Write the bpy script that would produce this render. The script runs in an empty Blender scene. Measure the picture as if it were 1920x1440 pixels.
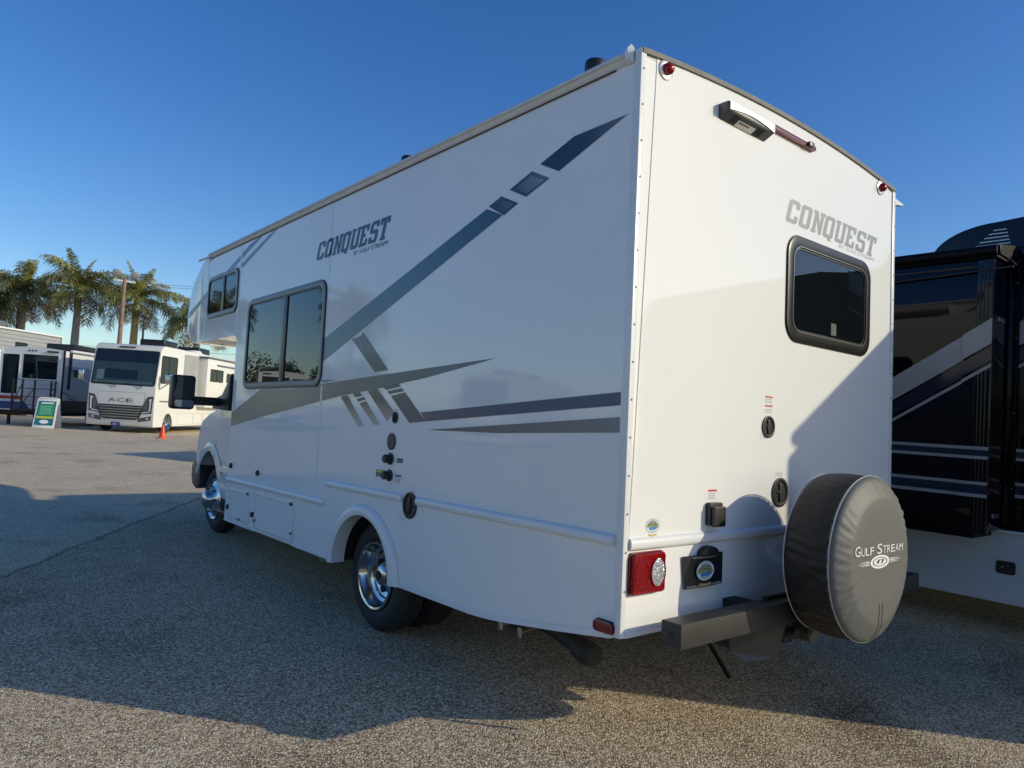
import bpy, bmesh, math, random
from mathutils import Vector, Matrix
random.seed(7)
R = math.radians
PI = math.pi
scn = bpy.context.scene
COL = scn.collection

# ------------------------------------------------------------------ camera
RIGHT = Vector((0.768499, -0.636936, 0.061006))
UP = Vector((-0.075039, 0.004971, 0.997168))
FWD = Vector((0.635436, 0.770901, 0.043975))
CAM = Vector((-2.37354, -2.05722, 1.48300))
FPX = 1366.6                                   # focal length in pixels of the 1920 px wide photograph
cam = bpy.data.cameras.new('camera')
cam.sensor_width = 36.0
cam.lens = FPX * 36.0 / 1920.0
cam.clip_start = 0.05
cam.clip_end = 3000
cob = bpy.data.objects.new('camera', cam)
COL.objects.link(cob)
cob.matrix_world = Matrix(((RIGHT.x, UP.x, -FWD.x, CAM.x), (RIGHT.y, UP.y, -FWD.y, CAM.y), (RIGHT.z, UP.z, -FWD.z, CAM.z), (0, 0, 0, 1)))
scn.camera = cob

# ------------------------------------------------------------------ light
SUN_EL = R(20.7)
SUN_AZ = math.atan2(0.64, -0.768)              # direction towards the sun, clockwise from +Y
to_sun = Vector((math.sin(SUN_AZ) * math.cos(SUN_EL), math.cos(SUN_AZ) * math.cos(SUN_EL), math.sin(SUN_EL)))
w = bpy.data.worlds.new('World')
scn.world = w
w.use_nodes = True
wn = w.node_tree
sky = wn.nodes.new('ShaderNodeTexSky')
sky.sky_type = 'NISHITA'
sky.sun_disc = False
sky.sun_elevation = SUN_EL
sky.sun_rotation = SUN_AZ
sky.air_density = 1.0
sky.dust_density = 0.55
sky.ozone_density = 3.0
bg = wn.nodes['Background']
hsv = wn.nodes.new('ShaderNodeHueSaturation')     # the photograph's vivid rendering of the whole sky
hsv.inputs['Saturation'].default_value = 1.30
hsv.inputs['Hue'].default_value = 0.512
wn.links.new(sky.outputs[0], hsv.inputs['Color'])
wn.links.new(hsv.outputs[0], bg.inputs[0])
bg.inputs[1].default_value = 0.130
sl = bpy.data.lights.new('sun', 'SUN')
sl.energy = 2.7
sl.angle = R(0.53)
sl.color = (1.0, 0.91, 0.67)
so = bpy.data.objects.new('sun', sl)
COL.objects.link(so)
so.rotation_euler = (-to_sun).to_track_quat('-Z', 'Y').to_euler()
so.location = to_sun * 60
vs = scn.view_settings
vs.view_transform = 'Standard'
vs.look = 'None'
vs.gamma = 1.0
vs.use_curve_mapping = False
vs.exposure = 0.22

# ------------------------------------------------------------------ materials
MATS = {}
def pbr(name, col, rough=0.5, metal=0.0, spec=0.5, coat=0.0, var=0.0, vscale=3.0, bump=0.0, bscale=40.0, trans=0.0, aniso=None):
    if name in MATS:
        return MATS[name]
    m = bpy.data.materials.new(name)
    m.use_nodes = True
    nt = m.node_tree
    b = nt.nodes['Principled BSDF']
    b.inputs['Roughness'].default_value = rough
    b.inputs['Metallic'].default_value = metal
    b.inputs['Specular IOR Level'].default_value = spec
    b.inputs['Coat Weight'].default_value = coat
    b.inputs['Coat Roughness'].default_value = 0.04
    b.inputs['Transmission Weight'].default_value = trans
    b.inputs['Base Color'].default_value = (*col, 1)
    tc = nt.nodes.new('ShaderNodeTexCoord')
    if var > 0:
        n = nt.nodes.new('ShaderNodeTexNoise')
        n.inputs['Scale'].default_value = vscale
        n.inputs['Detail'].default_value = 5
        nt.links.new(tc.outputs['Object'], n.inputs['Vector'])
        mr = nt.nodes.new('ShaderNodeMapRange')
        mr.inputs[1].default_value = 0.3
        mr.inputs[2].default_value = 0.7
        mr.inputs[3].default_value = 1 - var
        mr.inputs[4].default_value = 1 + var
        nt.links.new(n.outputs[0], mr.inputs[0])
        hs = nt.nodes.new('ShaderNodeHueSaturation')
        hs.inputs['Color'].default_value = (*col, 1)
        nt.links.new(mr.outputs[0], hs.inputs['Value'])
        nt.links.new(hs.outputs[0], b.inputs['Base Color'])
    if bump > 0:
        n2 = nt.nodes.new('ShaderNodeTexNoise')
        n2.inputs['Scale'].default_value = bscale
        n2.inputs['Detail'].default_value = 3
        nt.links.new(tc.outputs['Object'], n2.inputs['Vector'])
        bp = nt.nodes.new('ShaderNodeBump')
        bp.inputs['Strength'].default_value = bump
        bp.inputs['Distance'].default_value = 0.01
        nt.links.new(n2.outputs[0], bp.inputs['Height'])
        nt.links.new(bp.outputs[0], b.inputs['Normal'])
    MATS[name] = m
    return m

def grad(name, axis, lo, hi, stops, rough=0.25, metal=0.0):
    """decal film with a printed colour run along an axis of the thing's own coordinates"""
    m = bpy.data.materials.new(name)
    m.use_nodes = True
    nt = m.node_tree
    b = nt.nodes['Principled BSDF']
    b.inputs['Roughness'].default_value = rough
    b.inputs['Metallic'].default_value = metal
    tc = nt.nodes.new('ShaderNodeTexCoord')
    d = nt.nodes.new('ShaderNodeVectorMath')
    d.operation = 'DOT_PRODUCT'
    d.inputs[1].default_value = axis
    nt.links.new(tc.outputs['Object'], d.inputs[0])
    mr = nt.nodes.new('ShaderNodeMapRange')
    mr.inputs[1].default_value = lo
    mr.inputs[2].default_value = hi
    nt.links.new(d.outputs['Value'], mr.inputs[0])
    cr = nt.nodes.new('ShaderNodeValToRGB')
    els = cr.color_ramp.elements
    for i, (p, c) in enumerate(stops):
        e = els[i] if i < 2 else els.new(p)
        e.position = p
        e.color = (*c, 1)
    nt.links.new(mr.outputs[0], cr.inputs[0])
    nt.links.new(cr.outputs[0], b.inputs['Base Color'])
    MATS[name] = m
    return m

WHITE = pbr('white_gelcoat', (0.83, 0.815, 0.785), 0.05, var=0.02, vscale=1.2, bump=0.03, bscale=2.6)
WHITE_TRIM = pbr('white_trim', (0.76, 0.76, 0.75), 0.25, var=0.03, vscale=6)
CREAM = pbr('cream_paint', (0.74, 0.72, 0.66), 0.2, var=0.02, vscale=1.0)
GUTTER = pbr('gutter_vinyl', (0.70, 0.69, 0.67), 0.4, var=0.08, vscale=8)
MEMBRANE = pbr('roof_membrane', (0.17, 0.17, 0.165), 0.75, var=0.12, vscale=20, bump=0.2, bscale=80)
BLACK = pbr('black_plastic', (0.018, 0.018, 0.019), 0.38, var=0.15, vscale=30)
BLACKR = pbr('black_rough', (0.015, 0.015, 0.016), 0.7, var=0.2, vscale=12)
RUBBER = pbr('tyre_rubber', (0.022, 0.022, 0.024), 0.75, var=0.2, vscale=18, bump=0.15, bscale=60)
UNDER = pbr('chassis_black', (0.012, 0.012, 0.013), 0.6, var=0.25, vscale=9)
GLASS = pbr('tinted_glass', (0.006, 0.008, 0.010), 0.012, spec=0.55, var=0.05)
GLASS.node_tree.nodes['Principled BSDF'].inputs['Specular Tint'].default_value = (0.55, 0.78, 1.0, 1)   # blue tint put into the reflections, against the yellowish horizon sky
MGLASS = pbr('mirror_glass', (0.35, 0.37, 0.40), 0.03, metal=1.0, var=0.02)
FRAME = pbr('window_frame_grey', (0.12, 0.135, 0.15), 0.3, var=0.05, vscale=10)
FRAMEB = pbr('window_frame_black', (0.012, 0.012, 0.013), 0.28, spec=0.35, var=0.08, vscale=10)
CHROME = pbr('chrome', (0.50, 0.50, 0.51), 0.12, metal=1.0, var=0.05, vscale=10)
STEEL = pbr('galvanised_steel', (0.42, 0.42, 0.43), 0.38, metal=0.9, var=0.1, vscale=20)
BUMPER = pbr('bumper_paint', (0.032, 0.031, 0.030), 0.42, var=0.15, vscale=5, bump=0.05, bscale=120)
RED = pbr('red_lens', (0.22, 0.002, 0.005), 0.07, spec=0.4, var=0.35, vscale=60, bump=0.12, bscale=90)
REDD = pbr('dark_red_lens', (0.16, 0.006, 0.012), 0.12, spec=0.7, var=0.15, vscale=40)
CLEAR = pbr('clear_reflector', (0.75, 0.75, 0.78), 0.08, metal=0.8, var=0.5, vscale=160, bump=1.0, bscale=140)
PAPER = pbr('label_paper', (0.82, 0.82, 0.80), 0.5, var=0.02)
INK = pbr('label_ink', (0.06, 0.06, 0.065), 0.5, var=0.05)
INKG = pbr('label_grey_ink', (0.32, 0.32, 0.33), 0.5, var=0.05)
INKR = pbr('label_red', (0.55, 0.06, 0.03), 0.5, var=0.05)
INKY = pbr('label_yellow', (0.62, 0.50, 0.05), 0.5, var=0.05)
SILVER = pbr('silver_film', (0.235, 0.25, 0.245), 0.35, var=0.03)
SILVERSHADE = pbr('silver_film_shaded', (0.030, 0.058, 0.095), 0.3, var=0.05)  # silver lettering film, its dark look in shade put into the colour
HATCH = pbr('hatch_grey', (0.05, 0.052, 0.06), 0.45, var=0.1, vscale=15)
VINYL = pbr('cover_vinyl_black', (0.013, 0.013, 0.014), 0.5, spec=0.3, var=0.2, vscale=14, bump=0.06, bscale=130)
VINYLG = pbr('cover_vinyl_face', (0.122, 0.122, 0.116), 0.55, spec=0.45, var=0.12, vscale=90, bump=0.12, bscale=260)
PIPING = pbr('cover_piping', (0.45, 0.45, 0.43), 0.5, var=0.05)
PRINT = pbr('white_print', (0.80, 0.80, 0.78), 0.5, var=0.02)

# ------------------------------------------------------------------ mesh helpers
def newobj(name, me, mat, parent=None):
    o = bpy.data.objects.new(name, me)
    COL.objects.link(o)
    if mat is not None:
        me.materials.clear()
        me.materials.append(mat)
    if parent is not None:
        o.parent = parent
    return o

def mk(name, verts, faces, mat, parent=None, smooth=False, bevel=0.0, seg=2, recalc=True, angle=35):
    bm = bmesh.new()
    vs_ = [bm.verts.new(v) for v in verts]
    for f in faces:
        try:
            bm.faces.new([vs_[i] for i in f])
        except ValueError:
            pass
    if recalc:
        bmesh.ops.recalc_face_normals(bm, faces=bm.faces[:])
    if bevel > 0:
        es = [e for e in bm.edges if len(e.link_faces) == 2 and e.calc_face_angle(0) > R(30)]
        bmesh.ops.bevel(bm, geom=es, offset=bevel, segments=seg, affect='EDGES', profile=0.6, clamp_overlap=True)
    me = bpy.data.meshes.new(name)
    bm.to_mesh(me)
    bm.free()
    if smooth or bevel > 0:
        me.polygons.foreach_set('use_smooth', [True] * len(me.polygons))
        me.set_sharp_from_angle(angle=R(angle))
    return newobj(name, me, mat, parent)

def box(name, lo, hi, mat, parent=None, bevel=0.0, seg=2):
    x0, y0, z0 = lo
    x1, y1, z1 = hi
    v = [(x0, y0, z0), (x1, y0, z0), (x1, y1, z0), (x0, y1, z0), (x0, y0, z1), (x1, y0, z1), (x1, y1, z1), (x0, y1, z1)]
    f = [(0, 3, 2, 1), (4, 5, 6, 7), (0, 1, 5, 4), (1, 2, 6, 5), (2, 3, 7, 6), (3, 0, 4, 7)]
    return mk(name, v, f, mat, parent, bevel=bevel, seg=seg)

def LEFT(u, v, w_):           # on the left wall (x = 0): u = y, v = z, w = outwards
    return (-w_, u, v)
def REAR(u, v, w_):           # on the rear wall (y = 0): u = x, v = z
    return (u, -w_ - 0.0018, v)

def plate(name, pts, mat, parent, F, w0, w1, bevel=0.0, seg=2):
    n = len(pts)
    v = [F(p[0], p[1], w0) for p in pts] + [F(p[0], p[1], w1) for p in pts]
    f = [tuple(range(n - 1, -1, -1)), tuple(range(n, 2 * n))] + [(i, (i + 1) % n, n + (i + 1) % n, n + i) for i in range(n)]
    return mk(name, v, f, mat, parent, bevel=bevel, seg=seg)

def sheet(name, polys, mat, parent, F, w_):
    v, f = [], []
    for p in polys:
        k = len(v)
        v += [F(a, b, w_) for a, b in p]
        f.append(tuple(range(k, k + len(p))))
    return mk(name, v, f, mat, parent, recalc=False)

def rrect(u0, v0, u1, v1, r, n=6):
    pts = []
    for cx, cy, a in ((u1 - r, v1 - r, 0), (u0 + r, v1 - r, 90), (u0 + r, v0 + r, 180), (u1 - r, v0 + r, 270)):
        for i in range(n + 1):
            t = R(a + 90 * i / n)
            pts.append((cx + r * math.cos(t), cy + r * math.sin(t)))
    return pts

def ell(cu, cv, ru, rv, n=28):
    return [(cu + ru * math.cos(2 * PI * i / n), cv + rv * math.sin(2 * PI * i / n)) for i in range(n)]

def ring(name, outer, inner, mat, parent, F, w0, w1, bevel=0.0):
    n = len(outer)
    v = [F(*p, w1) for p in outer] + [F(*p, w1) for p in inner] + [F(*p, w0) for p in outer] + [F(*p, w0) for p in inner]
    f = []
    for i in range(n):
        j = (i + 1) % n
        f += [(i, j, n + j, n + i), (i, 2 * n + i, 2 * n + j, j), (n + i, n + j, 3 * n + j, 3 * n + i), (2 * n + i, 3 * n + i, 3 * n + j, 2 * n + j)]
    return mk(name, v, f, mat, parent, bevel=bevel, smooth=True, angle=40)

def lathe(name, prof, origin, axis, mat, parent=None, seg=48, closed=False, smooth=True, angle=35, cap=True):
    """prof: list of (radius, distance along axis)"""
    ax = Vector(axis).normalized()
    up = Vector((0, 0, 1)) if abs(ax.z) < 0.9 else Vector((1, 0, 0))
    e1 = ax.cross(up).normalized()
    e2 = ax.cross(e1)
    o = Vector(origin)
    v, f = [], []
    m = len(prof)
    for i in range(seg):
        t = 2 * PI * i / seg
        d = e1 * math.cos(t) + e2 * math.sin(t)
        for r_, h in prof:
            v.append(o + d * r_ + ax * h)
    for i in range(seg):
        j = (i + 1) % seg
        for k in range(m - 1 if not closed else m):
            k2 = (k + 1) % m
            f.append((i * m + k, j * m + k, j * m + k2, i * m + k2))
    if not closed and cap:
        if prof[0][0] > 1e-5:
            f.append(tuple(i * m for i in range(seg)))
        if prof[-1][0] > 1e-5:
            f.append(tuple(i * m + m - 1 for i in range(seg)))
    bm = bmesh.new()
    vs_ = [bm.verts.new(p) for p in v]
    for q in f:
        try:
            bm.faces.new([vs_[i] for i in q])
        except ValueError:
            pass
    bmesh.ops.remove_doubles(bm, verts=bm.verts[:], dist=1e-6)
    bmesh.ops.recalc_face_normals(bm, faces=bm.faces[:])
    me = bpy.data.meshes.new(name)
    bm.to_mesh(me)
    bm.free()
    if smooth:
        me.polygons.foreach_set('use_smooth', [True] * len(me.polygons))
        me.set_sharp_from_angle(angle=R(angle))
    return newobj(name, me, mat, parent)

def cyl(name, p0, p1, r_, mat, parent=None, seg=20, r1=None):
    p0, p1 = Vector(p0), Vector(p1)
    L = (p1 - p0).length
    return lathe(name, [(r_, 0), (r_ if r1 is None else r1, L)], p0, p1 - p0, mat, parent, seg)

def tube(name, pts, r_, mat, parent=None, seg=8, closed=False, radii=None):
    pts = [Vector(p) for p in pts]
    n = len(pts)
    v, f = [], []
    e1 = None
    for i, p in enumerate(pts):
        a = pts[(i - 1) % n] if (closed or i > 0) else p
        b = pts[(i + 1) % n] if (closed or i < n - 1) else p
        t = (b - a).normalized()
        if e1 is None:
            u = Vector((0, 0, 1)) if abs(t.z) < 0.9 else Vector((1, 0, 0))
            e1 = t.cross(u).normalized()
        else:
            e1 = (e1 - t * e1.dot(t)).normalized()
        e2 = t.cross(e1)
        rr = radii[i] if radii else r_
        for k in range(seg):
            q = 2 * PI * k / seg
            v.append(p + (e1 * math.cos(q) + e2 * math.sin(q)) * rr)
    for i in range(n if closed else n - 1):
        j = (i + 1) % n
        for k in range(seg):
            k2 = (k + 1) % seg
            f.append((i * seg + k, j * seg + k, j * seg + k2, i * seg + k2))
    if not closed:
        f.append(tuple(range(seg)))
        f.append(tuple(range((n - 1) * seg, n * seg)))
    return mk(name, v, f, mat, parent, smooth=True, angle=60)

_txt = {}
def text_polys(s):
    """flat outlines of a line of lettering, scaled to width 1 and height 1"""
    if s in _txt:
        return _txt[s]
    cu = bpy.data.curves.new('lettering', 'FONT')
    cu.body = s
    cu.resolution_u = 3
    ob = bpy.data.objects.new('lettering', cu)
    COL.objects.link(ob)
    bpy.context.view_layer.update()
    dg = bpy.context.evaluated_depsgraph_get()
    me = bpy.data.meshes.new_from_object(ob.evaluated_get(dg))
    co = [v.co.copy() for v in me.vertices]
    fs = [tuple(p.vertices) for p in me.polygons]
    x0, x1 = min(c.x for c in co), max(c.x for c in co)
    y0, y1 = min(c.y for c in co), max(c.y for c in co)
    co = [((c.x - x0) / (x1 - x0), (c.y - y0) / (y1 - y0)) for c in co]
    bpy.data.objects.remove(ob)
    bpy.data.curves.remove(cu)
    bpy.data.meshes.remove(me)
    _txt[s] = (co, fs)
    return _txt[s]

def text(name, s, mat, parent, P, bold=0.0):
    """P maps (0..1, 0..1) to a point; lines large enough to read get one object for each letter"""
    co, fs = text_polys(s)
    if name != 'small_lettering':
        o = mk(name, [P(a, b) for a, b in co], fs, mat, parent, recalc=False)
        return o
    par = list(range(len(co)))
    def find(i):
        while par[i] != i:
            par[i] = par[par[i]]
            i = par[i]
        return i
    for q in fs:
        for i in q[1:]:
            par[find(i)] = find(q[0])
    groups = {}
    for q in fs:
        groups.setdefault(find(q[0]), []).append(q)
    e_ = empty(name, parent)
    for g_ in groups.values():
        ids = sorted({i for q in g_ for i in q})
        mp = {i: k for k, i in enumerate(ids)}
        mk('letter', [P(*co[i]) for i in ids], [tuple(mp[i] for i in q) for q in g_], mat, e_, recalc=False)
    return e_

GLYPH = {
 'C': [[(.1, 0), (.52, 0), (.62, .1), (.62, .34), (.42, .34), (.42, .18), (.2, .18), (.2, .82), (.42, .82), (.42, .66), (.62, .66), (.62, .9), (.52, 1), (.1, 1), (0, .9), (0, .1)]],
 'N': [[(0, 0), (.28, 0), (.28, .14), (.24, .14), (.24, .6), (.46, 0), (.62, 0), (.62, .86), (.68, .86), (.68, 1), (.40, 1), (.40, .86), (.44, .86), (.44, .45), (.24, 1), (0, 1), (0, .86), (.06, .86), (.06, .14), (0, .14)]],
 'U': [[(.12, 0), (.52, 0), (.62, .1), (.62, .86), (.68, .86), (.68, 1), (.38, 1), (.38, .86), (.43, .86), (.43, .18), (.23, .18), (.23, .86), (.28, .86), (.28, 1), (-.02, 1), (-.02, .86), (.04, .86), (.04, .1)]],
 'E': [[(0, 0), (.6, 0), (.6, .32), (.44, .32), (.44, .16), (.24, .16), (.24, .42), (.4, .42), (.4, .58), (.24, .58), (.24, .84), (.44, .84), (.44, .68), (.6, .68), (.6, 1), (0, 1), (0, .86), (.05, .86), (.05, .14), (0, .14)]],
 'S': [[(0, .08), (.08, 0), (.52, 0), (.62, .1), (.62, .5), (.52, .6), (.2, .6), (.2, .84), (.42, .84), (.42, .72), (.6, .72), (.6, 1), (.1, 1), (0, .9), (0, .54), (.1, .44), (.42, .44), (.42, .16), (.2, .16), (.2, .3), (0, .3)]],
 'T': [[(.14, 0), (.48, 0), (.48, .14), (.41, .14), (.41, .84), (.48, .84), (.48, .7), (.64, .7), (.64, 1), (-.02, 1), (-.02, .7), (.14, .7), (.14, .84), (.21, .84), (.21, .14), (.14, .14)]],
}
_oo = [(.1, 0), (.52, 0), (.62, .1), (.62, .9), (.52, 1), (.1, 1), (0, .9), (0, .1)]
_oi = [(.24, .17), (.38, .17), (.42, .21), (.42, .79), (.38, .83), (.24, .83), (.2, .79), (.2, .21)]
GLYPH['O'] = [[_oo[i], _oo[(i + 1) % 8], _oi[(i + 1) % 8], _oi[i]] for i in range(8)]
GLYPH['Q'] = GLYPH['O'] + [[(.36, -.10), (.60, -.10), (.50, -.001), (.30, -.001)]]

def block_word(word, mat, parent, P, shear=0.25, gap=0.10):
    """each letter is a part of its own; P maps word coordinates (0..1, 0..1)"""
    tot = sum(0.62 for c in word) + gap * (len(word) - 1) + shear
    x = 0.0
    for c in word:
        polys = [[((x + a + shear * b) / tot, b) for a, b in p] for p in GLYPH[c]]
        v, f = [], []
        for p in polys:
            k = len(v)
            v += [P(a, b) for a, b in p]
            f.append(tuple(range(k, k + len(p))))
        mk('letter', v, f, mat, parent, recalc=False)
        x += 0.62 + gap

def thing(name, label, cat, loc=(0, 0, 0), rot=(0, 0, 0), group=None):
    o = bpy.data.objects.new(name, None)
    o.empty_display_size = 0.3
    COL.objects.link(o)
    o.location = loc
    o.rotation_euler = rot
    o['label'] = label
    o['category'] = cat
    if group:
        o['group'] = group
    return o

def tag(o, label, cat, group=None):
    o['label'] = label
    o['category'] = cat
    if group:
        o['group'] = group
    return o

def empty(name, parent):
    o = bpy.data.objects.new(name, None)
    o.empty_display_size = 0.1
    COL.objects.link(o)
    o.parent = parent
    return o

def copy_tree(o, parent=None):
    c = o.copy()
    COL.objects.link(c)
    c.parent = parent
    for ch in list(o.children):
        copy_tree(ch, c)
    return c

# ------------------------------------------------------------------ ground
def ground_material():
    m = bpy.data.materials.new('weathered_asphalt')
    m.use_nodes = True
    nt = m.node_tree
    L = nt.links.new
    b = nt.nodes['Principled BSDF']
    b.inputs['Roughness'].default_value = 0.9
    b.inputs['Specular IOR Level'].default_value = 0.25
    tc = nt.nodes.new('ShaderNodeTexCoord')
    def vor(scale, feature='F1'):
        n = nt.nodes.new('ShaderNodeTexVoronoi')
        n.feature = feature
        n.inputs['Scale'].default_value = scale
        L(tc.outputs['Object'], n.inputs['Vector'])
        return n
    def noise(scale, det=4):
        n = nt.nodes.new('ShaderNodeTexNoise')
        n.inputs['Scale'].default_value = scale
        n.inputs['Detail'].default_value = det
        L(tc.outputs['Object'], n.inputs['Vector'])
        return n
    def math_(op, a, c):
        n = nt.nodes.new('ShaderNodeMath')
        n.operation = op
        for i, q in enumerate((a, c)):
            if isinstance(q, (int, float)):
                n.inputs[i].default_value = q
            else:
                L(q, n.inputs[i])
        return n.outputs[0]
    stones = vor(118)
    edge = vor(118, 'DISTANCE_TO_EDGE')
    fine = vor(270)
    ramp = nt.nodes.new('ShaderNodeValToRGB')
    sep = nt.nodes.new('ShaderNodeSeparateColor')
    L(stones.outputs['Color'], sep.inputs[0])
    L(sep.outputs[0], ramp.inputs[0])
    e = ramp.color_ramp.elements
    e[0].position, e[0].color = 0.0, (0.085, 0.070, 0.053, 1)
    e[1].position, e[1].color = 1.0, (0.90, 0.78, 0.62, 1)
    for p, c in ((0.35, (0.20, 0.168, 0.130, 1)), (0.68, (0.36, 0.303, 0.235, 1)), (0.84, (0.60, 0.51, 0.395, 1))):
        q = e.new(p)
        q.color = c
    # binder showing between the stones
    er = nt.nodes.new('ShaderNodeMapRange')
    er.inputs[1].default_value = 0.0
    er.inputs[2].default_value = 0.12
    er.inputs[3].default_value = 0.45
    er.inputs[4].default_value = 1.0
    L(edge.outputs['Distance'], er.inputs[0])
    fsep = nt.nodes.new('ShaderNodeSeparateColor')
    L(fine.outputs['Color'], fsep.inputs[0])
    fm = math_('ADD', math_('MULTIPLY', fsep.outputs[1], 0.7), 0.65)
    big = noise(0.35, 6)
    bm_ = math_('ADD', math_('MULTIPLY', big.outputs[0], 0.7), 0.65)
    mid = noise(3.0, 5)
    mm = math_('ADD', math_('MULTIPLY', mid.outputs[0], 0.5), 0.75)
    # sealed joint running across the lot
    sepx = nt.nodes.new('ShaderNodeSeparateXYZ')
    L(tc.outputs['Object'], sepx.inputs[0])
    wob = noise(2.5, 3)
    a0, a1 = (-1.723, 4.805), (0.918, 8.965)
    dx, dy = a1[0] - a0[0], a1[1] - a0[1]
    ln = math.hypot(dx, dy)
    nx, ny = -dy / ln, dx / ln
    dist = math_('ADD', math_('MULTIPLY', sepx.outputs[0], nx), math_('MULTIPLY', sepx.outputs[1], ny))
    dist = math_('SUBTRACT', dist, a0[0] * nx + a0[1] * ny)
    dist = math_('ADD', dist, math_('MULTIPLY', math_('SUBTRACT', wob.outputs[0], 0.5), 0.16))
    lane = nt.nodes.new('ShaderNodeMapRange')            # the older, bleached paving beyond the joint
    lane.inputs[1].default_value = -0.02
    lane.inputs[2].default_value = 0.03
    lane.inputs[3].default_value = 1.0
    lane.inputs[4].default_value = 1.55
    L(dist, lane.inputs[0])
    dist = math_('ABSOLUTE', dist, 0)
    jr = nt.nodes.new('ShaderNodeMapRange')
    jr.inputs[1].default_value = 0.010
    jr.inputs[2].default_value = 0.045
    jr.inputs[3].default_value = 0.45
    jr.inputs[4].default_value = 1.0
    L(dist, jr.inputs[0])
    stn = noise(0.9, 3)                                  # oil drips and scuffs
    sr = nt.nodes.new('ShaderNodeMapRange')
    sr.inputs[1].default_value = 0.54
    sr.inputs[2].default_value = 0.70
    sr.inputs[3].default_value = 1.0
    sr.inputs[4].default_value = 0.55
    L(stn.outputs[0], sr.inputs[0])
    wear = math_('MULTIPLY', sr.outputs[0], lane.outputs[0])
    tot = math_('MULTIPLY', math_('MULTIPLY', er.outputs[0], fm), math_('MULTIPLY', bm_, math_('MULTIPLY', mm, math_('MULTIPLY', jr.outputs[0], wear))))
    mx = nt.nodes.new('ShaderNodeMix')
    mx.data_type = 'RGBA'
    mx.blend_type = 'MULTIPLY'
    mx.inputs[0].default_value = 1.0
    L(ramp.outputs[0], mx.inputs[6])
    cmb = nt.nodes.new('ShaderNodeCombineColor')
    for i in range(3):
        L(tot, cmb.inputs[i])
    L(cmb.outputs[0], mx.inputs[7])
    g = nt.nodes.new('ShaderNodeGamma')
    g.inputs[1].default_value = 1.0
    L(mx.outputs[2], g.inputs[0])
    sc = nt.nodes.new('ShaderNodeVectorMath')
    sc.operation = 'MULTIPLY'
    sc.inputs[1].default_value = (2.45, 2.18, 1.78)
    L(g.outputs[0], sc.inputs[0])
    mn = nt.nodes.new('ShaderNodeVectorMath')
    mn.operation = 'MINIMUM'
    mn.inputs[1].default_value = (0.92, 0.79, 0.60)
    L(sc.outputs[0], mn.inputs[0])
    L(mn.outputs[0], b.inputs['Base Color'])
    hgt = math_('ADD', math_('MULTIPLY', stones.outputs['Distance'], -1.0), math_('MULTIPLY', fine.outputs['Distance'], -0.25))
    bp = nt.nodes.new('ShaderNodeBump')
    bp.inputs['Strength'].default_value = 1.0
    bp.inputs['Distance'].default_value = 0.009
    L(hgt, bp.inputs['Height'])
    L(bp.outputs[0], b.inputs['Normal'])
    return m

gnd = mk('ground', [(-900, -900, 0), (900, -900, 0), (900, 900, 0), (-900, 900, 0)], [(0, 1, 2, 3)], ground_material(), recalc=False)
gnd['kind'] = 'structure'

# ------------------------------------------------------------------ wheels
def wheel(parent, cx, cy, cz, side, rad=0.367, wid=0.22, rim=0.215, style='dish'):
    """cx: outer face x, side: -1 faces -x, +1 faces +x"""
    e = empty('wheel', parent)
    ax = (side, 0, 0)
    prof = [(rim - 0.004, -wid + 0.01), (rim + 0.03, -wid), (rad - 0.06, -wid + 0.004), (rad - 0.02, -wid + 0.03), (rad - 0.004, -wid + 0.05)]
    for g_ in range(4):                       # tread grooves
        a = -wid + 0.055 + g_ * (wid - 0.11) / 3.5
        prof += [(rad, a), (rad, a + 0.024), (rad - 0.009, a + 0.026), (rad - 0.009, a + 0.031)]
    prof += [(rad - 0.004, -0.05), (rad - 0.02, -0.028), (rad - 0.05, -0.006), (rad - 0.085, 0.0), (rim + 0.035, -0.006), (rim + 0.012, -0.016), (rim, -0.028)]
    lathe('tyre', prof, (cx, cy, cz), ax, RUBBER, e, 56, cap=False)
    if style == 'dish':
        rp = [(rim + 0.012, -0.004), (rim + 0.004, 0.004), (rim - 0.008, 0.0), (rim - 0.014, -0.02), (rim - 0.03, -0.045), (rim - 0.034, -0.075), (rim - 0.055, -0.085),
              (rim - 0.06, -0.10), (rim - 0.09, -0.112), (0.085, -0.10), (0.075, -0.085), (0.07, -0.05), (0.05, -0.035), (0.0, -0.033)]
        rm = lathe('rim', rp, (cx, cy, cz), ax, CHROME, e, 56, cap=False)
        for k in range(4):
            t = 2 * PI * k / 4 + 0.5
            p = Vector((cx + side * -0.106, cy + 0.125 * math.cos(t), cz + 0.125 * math.sin(t)))
            lathe('hand_hole', [(0.024, -0.004), (0.024, 0.004), (0.018, 0.004), (0.018, 0.001), (0, 0.001)], p, ax, BLACKR, rm, 14)
        cyl('hub_cap', (cx + side * -0.034, cy, cz), (cx + side * -0.026, cy, cz), 0.03, BLACK, rm, 16)
    else:
        rp = [(rim + 0.012, -0.004), (rim + 0.004, 0.004), (rim - 0.02, -0.01), (rim - 0.05, 0.005), (0.115, 0.03), (0.095, 0.065), (0.082, 0.10), (0.055, 0.118), (0, 0.12)]
        rm = lathe('rim', rp, (cx, cy, cz), ax, CHROME, e, 48, cap=False)
        for k in range(8):
            t = 2 * PI * k / 8
            p0 = Vector((cx + side * 0.012, cy + 0.135 * math.cos(t), cz + 0.135 * math.sin(t)))
            cyl('lug_nut', p0, p0 + Vector((side * 0.05, 0, 0)), 0.016, CHROME, rm, 10, r1=0.011)
    return e

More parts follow.
